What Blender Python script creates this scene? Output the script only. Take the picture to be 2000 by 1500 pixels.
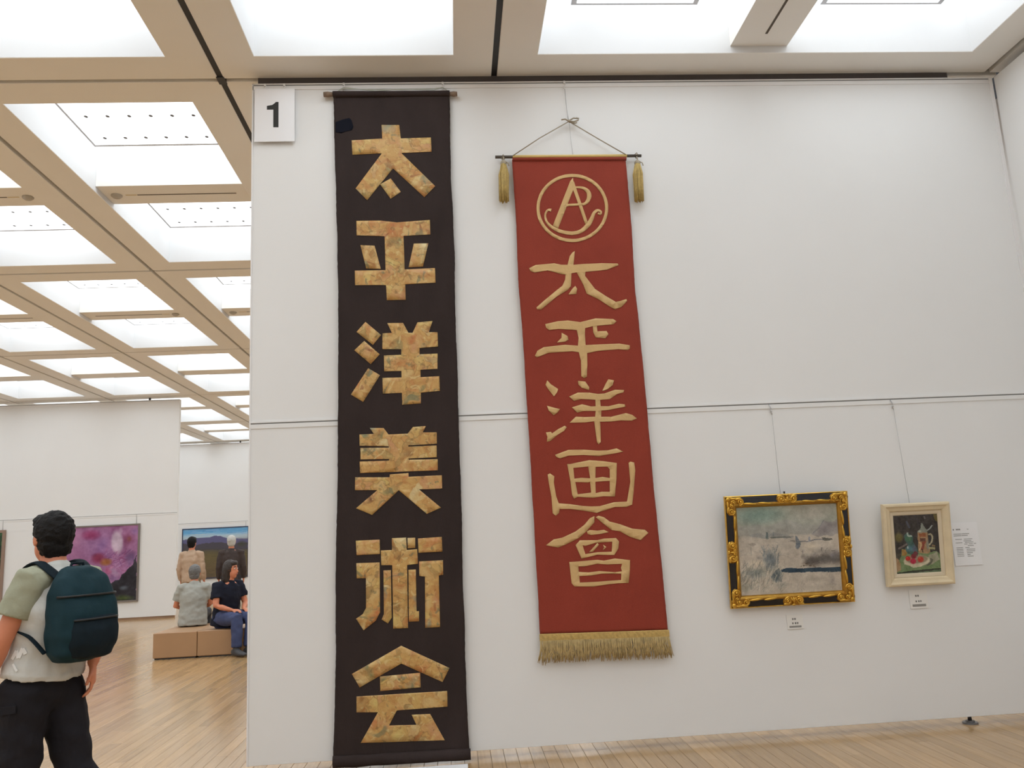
import bpy, bmesh, math, random
import numpy as np
from mathutils import Vector, Matrix, noise, geometry
from mathutils.bvhtree import BVHTree

for o in list(bpy.data.objects): bpy.data.objects.remove(o)
S = bpy.context.scene
COL = S.collection
# ------------------------------------------------------------------ camera
CAM_Z = 1.48
RIGHT = Vector((0.9966217, -0.06614639, -0.04868094))
UP = Vector((0.03591521, -0.18204564, 0.98263395))
FWD = Vector((0.07385984, 0.98106271, 0.17905497))
FOC = 1605.687
cd = bpy.data.cameras.new('camera')
cd.sensor_width = 36.0; cd.lens = FOC / 2000 * 36; cd.clip_end = 200
cam = bpy.data.objects.new('camera', cd); COL.objects.link(cam)
m = Matrix((RIGHT, UP, -FWD)).transposed().to_4x4(); m.translation = (0, 0, CAM_Z)
cam.matrix_world = m
S.camera = cam
# ------------------------------------------------------------------ world, exposure
w = bpy.data.worlds.new('world'); S.world = w; w.use_nodes = True
w.node_tree.nodes['Background'].inputs[0].default_value = (0.9, 0.92, 1, 1)
w.node_tree.nodes['Background'].inputs[1].default_value = 0.05
S.view_settings.view_transform = 'Standard'; S.view_settings.look = 'None'
S.view_settings.gamma = 1; S.view_settings.use_curve_mapping = False
S.view_settings.exposure = 0.18
LIGHT = 2.6                      # radiance of the luminous ceiling
def project(p):
    d = Vector(p) - Vector((0, 0, CAM_Z)); z = d.dot(FWD)
    if z < 0.1: return None
    return 1000 + FOC * d.dot(RIGHT) / z, 750 - FOC * d.dot(UP) / z

# ------------------------------------------------------------------ materials
def s2l(c):
    c = c / 255.0
    return c / 12.92 if c <= 0.04045 else ((c + 0.055) / 1.055) ** 2.4
def srgb(r, g, b, gain=1.0): return (min(.95, s2l(r) * gain), min(.95, s2l(g) * gain), min(.95, s2l(b) * gain), 1)
MATS = {}
def mat(name, color, rough=.6, metal=0., bump=0., bscale=40., var=0., vscale=6., spec=.5, emit=0., sheen=0., detail=4., stretch=None):
    if name in MATS: return MATS[name]
    M = bpy.data.materials.new(name); M.use_nodes = True; nt = M.node_tree
    b = nt.nodes['Principled BSDF']
    if len(color) == 3: color = (*color, 1)
    b.inputs['Base Color'].default_value = color
    b.inputs['Roughness'].default_value = rough; b.inputs['Metallic'].default_value = metal
    b.inputs['Specular IOR Level'].default_value = spec
    if sheen: b.inputs['Sheen Weight'].default_value = sheen
    if emit:
        b.inputs['Emission Color'].default_value = color; b.inputs['Emission Strength'].default_value = emit
    tc = nt.nodes.new('ShaderNodeTexCoord'); vec = tc.outputs['Object']
    if stretch:
        mp = nt.nodes.new('ShaderNodeMapping'); mp.inputs['Scale'].default_value = stretch
        nt.links.new(vec, mp.inputs['Vector']); vec = mp.outputs['Vector']
    if var:
        n = nt.nodes.new('ShaderNodeTexNoise'); n.inputs['Scale'].default_value = vscale; n.inputs['Detail'].default_value = detail
        nt.links.new(vec, n.inputs['Vector'])
        r = nt.nodes.new('ShaderNodeMapRange'); r.inputs[1].default_value = .25; r.inputs[2].default_value = .75
        r.inputs[3].default_value = 1 - var; r.inputs[4].default_value = 1 + var
        nt.links.new(n.outputs['Fac'], r.inputs[0])
        mx = nt.nodes.new('ShaderNodeMix'); mx.data_type = 'RGBA'; mx.blend_type = 'MULTIPLY'; mx.inputs['Factor'].default_value = 1
        mx.inputs['A'].default_value = color
        nt.links.new(r.outputs[0], mx.inputs['B']); nt.links.new(mx.outputs['Result'], b.inputs['Base Color'])
    if bump:
        n2 = nt.nodes.new('ShaderNodeTexNoise'); n2.inputs['Scale'].default_value = bscale; n2.inputs['Detail'].default_value = 5
        nt.links.new(vec, n2.inputs['Vector'])
        bp = nt.nodes.new('ShaderNodeBump'); bp.inputs['Strength'].default_value = bump; bp.inputs['Distance'].default_value = .01
        nt.links.new(n2.outputs['Fac'], bp.inputs['Height']); nt.links.new(bp.outputs['Normal'], b.inputs['Normal'])
    MATS[name] = M
    return M
def emitter(name, strength, color=(.925, .985, 1.03, 1)):
    if name in MATS: return MATS[name]
    M = bpy.data.materials.new(name); M.use_nodes = True; nt = M.node_tree
    nt.nodes.remove(nt.nodes['Principled BSDF'])
    e = nt.nodes.new('ShaderNodeEmission'); e.inputs[0].default_value = color; e.inputs[1].default_value = strength
    nt.links.new(e.outputs[0], nt.nodes['Material Output'].inputs[0]); MATS[name] = M
    return M
def attr_mat(name, attr, rough=.6, bump=.25, bscale=120., spec=.4):
    M = mat(name, (1, 1, 1), rough, bump=bump, bscale=bscale, spec=spec)
    nt = M.node_tree; a = nt.nodes.new('ShaderNodeAttribute'); a.attribute_name = attr
    nt.links.new(a.outputs['Color'], nt.nodes['Principled BSDF'].inputs['Base Color'])
    return M
WALL = mat('wall_paint', (.83, .83, .825), .75, bump=.04, bscale=300, var=.012, vscale=1.5, spec=.25)
FRAME = mat('ceiling_beige', (.86, .84, .80), .55, var=.015, vscale=2, spec=.3)
WELLW = mat('well_white', (.7, .7, .7), .8)
ALU = mat('rail_white', (.84, .83, .83), .4, spec=.4)
SLOT = mat('slot_dark', (.03, .028, .028), .6)
GREYM = mat('rail_shadow_grey', (.25, .25, .25), .5)
STEEL = mat('steel', (.55, .55, .56), .3, metal=.9)
DARKM = mat('dark_metal', (.03, .03, .032), .45)
GLOW = emitter('luminous_panel', LIGHT)
GLOW2 = emitter('luminous_top', LIGHT * 1.25)
TRACK = mat('track_dark', (.02, .02, .022), .5)

# wooden floor: one tint per plank
def floor_mat():
    M = mat('oak_plank', (.5, .35, .2), .2, spec=.5); nt = M.node_tree; b = nt.nodes['Principled BSDF']
    a = nt.nodes.new('ShaderNodeAttribute'); a.attribute_name = 'tint'
    tc = nt.nodes.new('ShaderNodeTexCoord'); geo = nt.nodes.new('ShaderNodeNewGeometry')
    mp = nt.nodes.new('ShaderNodeMapping'); mp.inputs['Scale'].default_value = (26, 1.3, 1)
    nt.links.new(geo.outputs['Position'], mp.inputs['Vector'])
    n = nt.nodes.new('ShaderNodeTexNoise'); n.inputs['Scale'].default_value = 1.6; n.inputs['Detail'].default_value = 6; n.inputs['Distortion'].default_value = .6
    nt.links.new(mp.outputs[0], n.inputs['Vector'])
    r = nt.nodes.new('ShaderNodeMapRange'); r.inputs[1].default_value = .3; r.inputs[2].default_value = .7; r.inputs[3].default_value = .86; r.inputs[4].default_value = 1.1
    nt.links.new(n.outputs['Fac'], r.inputs[0])
    mx = nt.nodes.new('ShaderNodeMix'); mx.data_type = 'RGBA'; mx.blend_type = 'MULTIPLY'; mx.inputs['Factor'].default_value = 1
    nt.links.new(a.outputs['Color'], mx.inputs['A']); nt.links.new(r.outputs[0], mx.inputs['B'])
    nt.links.new(mx.outputs['Result'], b.inputs['Base Color'])
    b.inputs['Roughness'].default_value = .19; b.inputs['Specular IOR Level'].default_value = .85
    return M
OAK = floor_mat()

def brocade_mat():
    M = mat('gold_brocade', (.6, .4, .18), .5, bump=.35, bscale=60, spec=.4); nt = M.node_tree; b = nt.nodes['Principled BSDF']
    N = nt.nodes.new; L = nt.links.new
    tc = N('ShaderNodeTexCoord')
    n0 = N('ShaderNodeTexNoise'); n0.inputs['Scale'].default_value = 5; n0.inputs['Detail'].default_value = 3; L(tc.outputs['Object'], n0.inputs['Vector'])
    add = N('ShaderNodeMix'); add.data_type = 'RGBA'; add.blend_type = 'LINEAR_LIGHT'; add.inputs['Factor'].default_value = .16
    L(tc.outputs['Object'], add.inputs['A']); L(n0.outputs['Color'], add.inputs['B'])
    v = N('ShaderNodeTexVoronoi'); v.inputs['Scale'].default_value = 13; L(add.outputs['Result'], v.inputs['Vector'])
    sep = N('ShaderNodeSeparateColor'); L(v.outputs['Color'], sep.inputs[0])
    cr = N('ShaderNodeValToRGB'); cr.color_ramp.interpolation = 'CONSTANT'; L(sep.outputs[0], cr.inputs[0])
    base = srgb(194, 152, 90, 1.04)
    stops = [(0, base), (.22, srgb(208, 180, 124, 1.04)), (.34, srgb(196, 146, 104, 1.04)), (.46, srgb(206, 184, 112, 1.04)), (.56, base),
             (.66, srgb(100, 114, 80, .95)), (.74, srgb(184, 110, 64, 1.04)), (.82, base), (.88, srgb(92, 46, 28, 1.05)), (.92, srgb(136, 142, 122, 1.04)), (.95, srgb(216, 202, 154, 1.04))]
    e = cr.color_ramp.elements; e[0].position = 0; e[0].color = stops[0][1]; e[1].position = stops[1][0]; e[1].color = stops[1][1]
    for p, c in stops[2:]:
        x = e.new(p); x.color = c
    n1 = N('ShaderNodeTexNoise'); n1.inputs['Scale'].default_value = 9; n1.inputs['Detail'].default_value = 6; n1.inputs['Distortion'].default_value = 2.; L(tc.outputs['Object'], n1.inputs['Vector'])
    cr2 = N('ShaderNodeValToRGB'); L(n1.outputs['Fac'], cr2.inputs[0])
    e = cr2.color_ramp.elements; e[0].position = .3; e[0].color = srgb(176, 122, 64, 1.04); e[1].position = .7; e[1].color = srgb(206, 172, 108, 1.04)
    x = e.new(.5); x.color = base
    msk = N('ShaderNodeMapRange'); msk.inputs[1].default_value = .0; msk.inputs[2].default_value = .5; msk.inputs[3].default_value = .95; msk.inputs[4].default_value = .25
    L(v.outputs['Distance'], msk.inputs[0])
    mx = N('ShaderNodeMix'); mx.data_type = 'RGBA'; L(msk.outputs[0], mx.inputs['Factor']); L(cr2.outputs[0], mx.inputs['A']); L(cr.outputs[0], mx.inputs['B'])
    # thin woven outlines
    v2 = N('ShaderNodeTexVoronoi'); v2.feature = 'DISTANCE_TO_EDGE'; v2.inputs['Scale'].default_value = 13; L(add.outputs['Result'], v2.inputs['Vector'])
    n3 = N('ShaderNodeTexNoise'); n3.inputs['Scale'].default_value = 4; L(tc.outputs['Object'], n3.inputs['Vector'])
    thr = N('ShaderNodeMapRange'); thr.inputs[1].default_value = .45; thr.inputs[2].default_value = .65; thr.inputs[3].default_value = 0; thr.inputs[4].default_value = .05
    L(n3.outputs['Fac'], thr.inputs[0])
    lt = N('ShaderNodeMath'); lt.operation = 'LESS_THAN'; L(v2.outputs['Distance'], lt.inputs[0]); L(thr.outputs[0], lt.inputs[1])
    fac = N('ShaderNodeMath'); fac.operation = 'MULTIPLY'; fac.inputs[1].default_value = .35; L(lt.outputs[0], fac.inputs[0])
    mx2 = N('ShaderNodeMix'); mx2.data_type = 'RGBA'; L(fac.outputs[0], mx2.inputs['Factor']); L(mx.outputs['Result'], mx2.inputs['A']); mx2.inputs['B'].default_value = srgb(110, 92, 52, 1.05)
    prev = mx2
    for sc_, th_, col_, am in ((8, .62, srgb(112, 92, 56, .9), .5), (9, .62, srgb(216, 196, 140, 1.05), .5), (5, .66, srgb(150, 78, 46, .9), .6), (5.5, .64, srgb(100, 118, 92, .9), .6)):
        nn_ = N('ShaderNodeTexNoise'); nn_.inputs['Scale'].default_value = sc_; nn_.inputs['Detail'].default_value = 2; nn_.inputs['Distortion'].default_value = 2.5
        mpp = N('ShaderNodeMapping'); mpp.inputs['Location'].default_value = (sc_, sc_ * 2, 3); L(tc.outputs['Object'], mpp.inputs['Vector']); L(mpp.outputs[0], nn_.inputs['Vector'])
        rr_ = N('ShaderNodeMapRange'); rr_.inputs[1].default_value = th_; rr_.inputs[2].default_value = th_ + .06; rr_.inputs[3].default_value = 0; rr_.inputs[4].default_value = am; L(nn_.outputs['Fac'], rr_.inputs[0])
        m3 = N('ShaderNodeMix'); m3.data_type = 'RGBA'; L(rr_.outputs[0], m3.inputs['Factor']); L(prev.outputs['Result'], m3.inputs['A']); m3.inputs['B'].default_value = col_; prev = m3
    L(prev.outputs['Result'], b.inputs['Base Color'])
    return M
BROCADE = brocade_mat()
BLACKCLOTH = mat('black_cloth', (.036, .025, .023), .85, bump=.3, bscale=90, var=.16, vscale=5, spec=.2, stretch=(1, 1, .5))
REDCLOTH = mat('rust_red_cloth', (.285, .045, .026), .8, bump=.25, bscale=120, var=.07, vscale=4, spec=.2, sheen=.1)
TANCLOTH = mat('tan_applique', (.64, .425, .195), .75, bump=.2, bscale=60, var=.06, vscale=8, spec=.25)
TANEDGE = mat('applique_edge', (.10, .045, .02), .9)
NAVYPATCH = mat('navy_patch', (.010, .011, .018), .95, spec=.1, bump=.2, bscale=80)
WOODPOLE = mat('weathered_wood', (.22, .15, .10), .7, bump=.3, bscale=50, var=.3, vscale=18)
CORD = mat('hemp_cord', (.38, .33, .25), .85)
CORDL = mat('pale_cord', (.55, .56, .48), .8)
RODM = mat('dark_rod', (.07, .055, .04), .5)
GOLDTRIM = mat('gold_braid', (.55, .37, .12), .7, bump=.5, bscale=220, var=.2, vscale=60)
THREAD = mat('gold_thread', (.50, .36, .12), .65, var=.22, vscale=60)
FRINGE = mat('faded_gold_fringe', (.47, .34, .15), .75, var=.25, vscale=40)
WIRE = mat('hanging_wire', (.35, .35, .35), .4, metal=.6)
PAPER = mat('white_paper', (.86, .86, .87), .7)
CARD = mat('caption_card', (.84, .83, .80), .7)
INK = mat('black_ink', (.025, .024, .022), .7)
INKG = mat('grey_ink', (.30, .29, .27), .8)
ACRYL = mat('white_acrylic', (.88, .88, .9), .18, spec=.6)

# ------------------------------------------------------------------ mesh helpers
class MB:
    def __init__(s): s.v = []; s.f = []; s.mi = []; s.cur = 0; s.sm = []
    def add(s, vs, fs, smooth=False):
        o = len(s.v); s.v += [tuple(x) for x in vs]
        for f in fs: s.f.append([i + o for i in f]); s.mi.append(s.cur); s.sm.append(smooth)
    def box(s, x0, x1, y0, y1, z0, z1, ch=0.):
        if ch:
            r = [(x0 + ch, x1 - ch, y0, y1, z0 + ch, z1 - ch)]
        vs = [(x, y, z) for x in (x0, x1) for y in (y0, y1) for z in (z0, z1)]
        s.add(vs, [(0, 1, 3, 2), (4, 6, 7, 5), (0, 4, 5, 1), (2, 3, 7, 6), (0, 2, 6, 4), (1, 5, 7, 3)])
    def rings(s, rings, close=False, cap=True, smooth=True):
        n = len(rings[0]); vs = [p for r in rings for p in r]; fs = []
        R = len(rings)
        for i in range(R if close else R - 1):
            j = (i + 1) % R
            for k in range(n):
                l = (k + 1) % n
                fs.append((i * n + k, i * n + l, j * n + l, j * n + k))
        if cap and not close: fs += [tuple(range(n))[::-1], tuple(range((R - 1) * n, R * n))]
        s.add(vs, fs, smooth)
    def tube(s, path, r, n=8, cap=True):
        path = [Vector(p) for p in path]; rs = r if isinstance(r, (list, tuple)) else [r] * len(path)
        rings = []; prev = None
        for i, p in enumerate(path):
            t = (path[min(i + 1, len(path) - 1)] - path[max(i - 1, 0)]).normalized()
            if prev is None:
                a = Vector((0, 0, 1)) if abs(t.z) < .9 else Vector((0, 1, 0)); prev = t.cross(a).normalized()
            x = (prev - t * prev.dot(t)).normalized(); prev = x; y = t.cross(x)
            rings.append([p + (x * math.cos(q) + y * math.sin(q)) * rs[i] for q in [2 * math.pi * k / n for k in range(n)]])
        s.rings(rings, cap=cap)
    def ellipsoid(s, c, ax, ay, az, n=14, m_=9):
        c = Vector(c); rings = []
        for i in range(m_ + 1):
            th = math.pi * (i + .02 if i == 0 else (i - .02 if i == m_ else i)) / m_
            rings.append([c + ax * (math.sin(th) * math.cos(p)) + ay * (math.sin(th) * math.sin(p)) + az * math.cos(th) for p in [2 * math.pi * k / n for k in range(n)]])
        s.rings(rings)
    def prism(s, poly, y0, y1, holes=()):
        """polygon in x,z extruded from y0 (front) to y1 (back)"""
        loops = [poly] + list(holes); flat = [p for l in loops for p in l]; n = len(flat)
        tris = geometry.tessellate_polygon([[Vector((a, b, 0)) for a, b in l] for l in loops])
        s.add([(a, y0, b) for a, b in flat] + [(a, y1, b) for a, b in flat], [t for t in tris] + [(t[0] + n, t[2] + n, t[1] + n) for t in tris])
        o = 0
        for l in loops:
            k = len(l); vs = [(a, y0, b) for a, b in l] + [(a, y1, b) for a, b in l]
            s.add(vs, [(i, (i + 1) % k, (i + 1) % k + k, i + k) for i in range(k)])
    def mesh(s, name, mats, off=(0, 0, 0)):
        me = bpy.data.meshes.new(name)
        me.from_pydata([(a - off[0], b - off[1], c - off[2]) for a, b, c in s.v], [], s.f)
        for M in (mats if isinstance(mats, (list, tuple)) else [mats]): me.materials.append(M)
        me.polygons.foreach_set('material_index', s.mi); me.polygons.foreach_set('use_smooth', s.sm)
        bm = bmesh.new(); bm.from_mesh(me); bmesh.ops.recalc_face_normals(bm, faces=bm.faces); bm.to_mesh(me); bm.free()
        me.update(); return me
ORG = {}
def link(o, parent=None):
    COL.objects.link(o)
    if parent is not None: o.parent = parent
    return o
def tag(o, label=None, cat=None, group=None, kind=None):
    if label: o['label'] = label
    if cat: o['category'] = cat
    if group: o['group'] = group
    if kind: o['kind'] = kind
    return o
def thing(name, label, cat, loc=(0, 0, 0), group=None, kind=None):
    o = bpy.data.objects.new(name, None); o.empty_display_size = .1; link(o); o.location = loc; ORG[o.name] = Vector(loc)
    return tag(o, label, cat, group, kind)
def part(mb, name, mats, parent=None, local=False, label=None, kind=None):
    off = Vector((0, 0, 0)) if (parent is None or local) else ORG.get(parent.name, Vector((0, 0, 0)))
    me = mb.mesh(name, mats, off) if isinstance(mb, MB) else mb
    o = bpy.data.objects.new(name, me); link(o, parent); ORG[o.name] = off
    if parent is None: ORG[o.name] = Vector((0, 0, 0))
    return tag(o, label, None, None, kind)
def solo(mb, name, mats, label, cat, loc, group=None, kind=None):
    me = mb.mesh(name, mats, loc); o = bpy.data.objects.new(name, me); link(o); o.location = loc; ORG[o.name] = Vector(loc)
    return tag(o, label, cat, group, kind)
def bevel(o, width, seg=2):
    b = o.modifiers.new('bevel', 'BEVEL'); b.width = width; b.segments = seg; b.limit_method = 'ANGLE'; return o
BLACK_GLYPHS={'tai':[[[(-458,4595),(-324,4591),(-314,4480),(-86,4484),(-84,4368),(-314,4361),(-66,4088),(-150,4001),(-379,4238),(-577,3987),(-661,4083),(-460,4362),(-681,4355),(-685,4472),(-455,4482)]],[[(-398,4157),(-325,4047),(-402,3995),(-478,4112)]]],'hei':[[[(-659,3826),(-476,3823),(-359,3805),(-114,3819),(-114,3705),(-313,3698),(-311,3437),(-88,3442),(-87,3330),(-310,3323),(-310,3205),(-447,3207),(-450,3322),(-676,3329),(-676,3439),(-451,3436),(-453,3700),(-659,3713)]],[[(-632,3635),(-528,3628),(-486,3447),(-593,3453)]],[[(-239,3636),(-131,3635),(-176,3457),(-282,3453)]]],'yo':[[[(-605,3048),(-494,2946),(-554,2874),(-671,2975)]],[[(-616,2906),(-507,2803),(-573,2732),(-688,2839)]],[[(-591,2703),(-508,2649),(-631,2458),(-717,2515)]],[[(-447,3033),(-333,3031),(-296,2955),(-266,2954),(-229,3031),(-119,3038),(-148,2955),(-85,2953),(-85,2846),(-219,2839),(-220,2792),(-90,2793),(-94,2681),(-217,2678),(-218,2623),(-83,2626),(-82,2518),(-219,2509),(-221,2432),(-354,2426),(-354,2514),(-490,2513),(-491,2628),(-354,2626),(-354,2674),(-477,2676),(-477,2793),(-352,2793),(-352,2835),(-487,2840),(-484,2957),(-416,2959)]]],'bi':[[[(-588,2269),(-490,2264),(-456,2217),(-320,2217),(-282,2263),(-189,2266),(-215,2221),(-115,2218),(-116,2137),(-319,2133),(-319,2124),(-118,2124),(-120,2041),(-320,2039),(-318,2031),(-114,2026),(-116,1947),(-661,1952),(-662,2033),(-456,2031),(-456,2042),(-656,2048),(-656,2129),(-456,2123),(-456,2132),(-661,2145),(-661,2225),(-559,2225)]],[[(-453,1933),(-322,1937),(-322,1911),(-88,1911),(-89,1820),(-253,1820),(-102,1685),(-202,1646),(-393,1820),(-582,1657),(-693,1708),(-542,1827),(-698,1834),(-695,1924),(-455,1913)]]],'jutsu':[[[(-697,1486),(-533,1485),(-533,1387),(-693,1387)]],[[(-696,1333),(-536,1330),(-540,996),(-570,943),(-653,884),(-703,963),(-657,991),(-634,1032),(-632,1229),(-694,1231)]],[[(-511,1275),(-460,1274),(-462,956),(-488,920),(-530,948),(-514,983)]],[[(-449,1491),(-350,1490),(-348,1405),(-276,1407),(-273,1308),(-348,1303),(-353,882),(-453,883),(-450,1308),(-525,1311),(-526,1411),(-449,1410)]],[[(-341,1487),(-287,1486),(-289,1416),(-341,1417)]],[[(-340,1270),(-289,1270),(-292,990),(-275,990),(-276,923),(-346,924)]],[[(-269,1480),(-103,1483),(-102,1382),(-267,1382)]],[[(-265,1323),(-100,1323),(-102,1225),(-132,1221),(-135,877),(-236,877),(-228,1219),(-266,1225)]]],'kai':[[[(-402,769),(-80,605),(-130,517),(-404,653),(-685,515),(-736,605)]],[[(-549,578),(-279,586),(-278,492),(-548,484)]],[[(-707,459),(-100,458),(-102,358),(-441,354),(-495,262),(-313,254),(-343,320),(-220,318),(-128,145),(-684,164),(-566,351),(-709,358)]]]}
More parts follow.
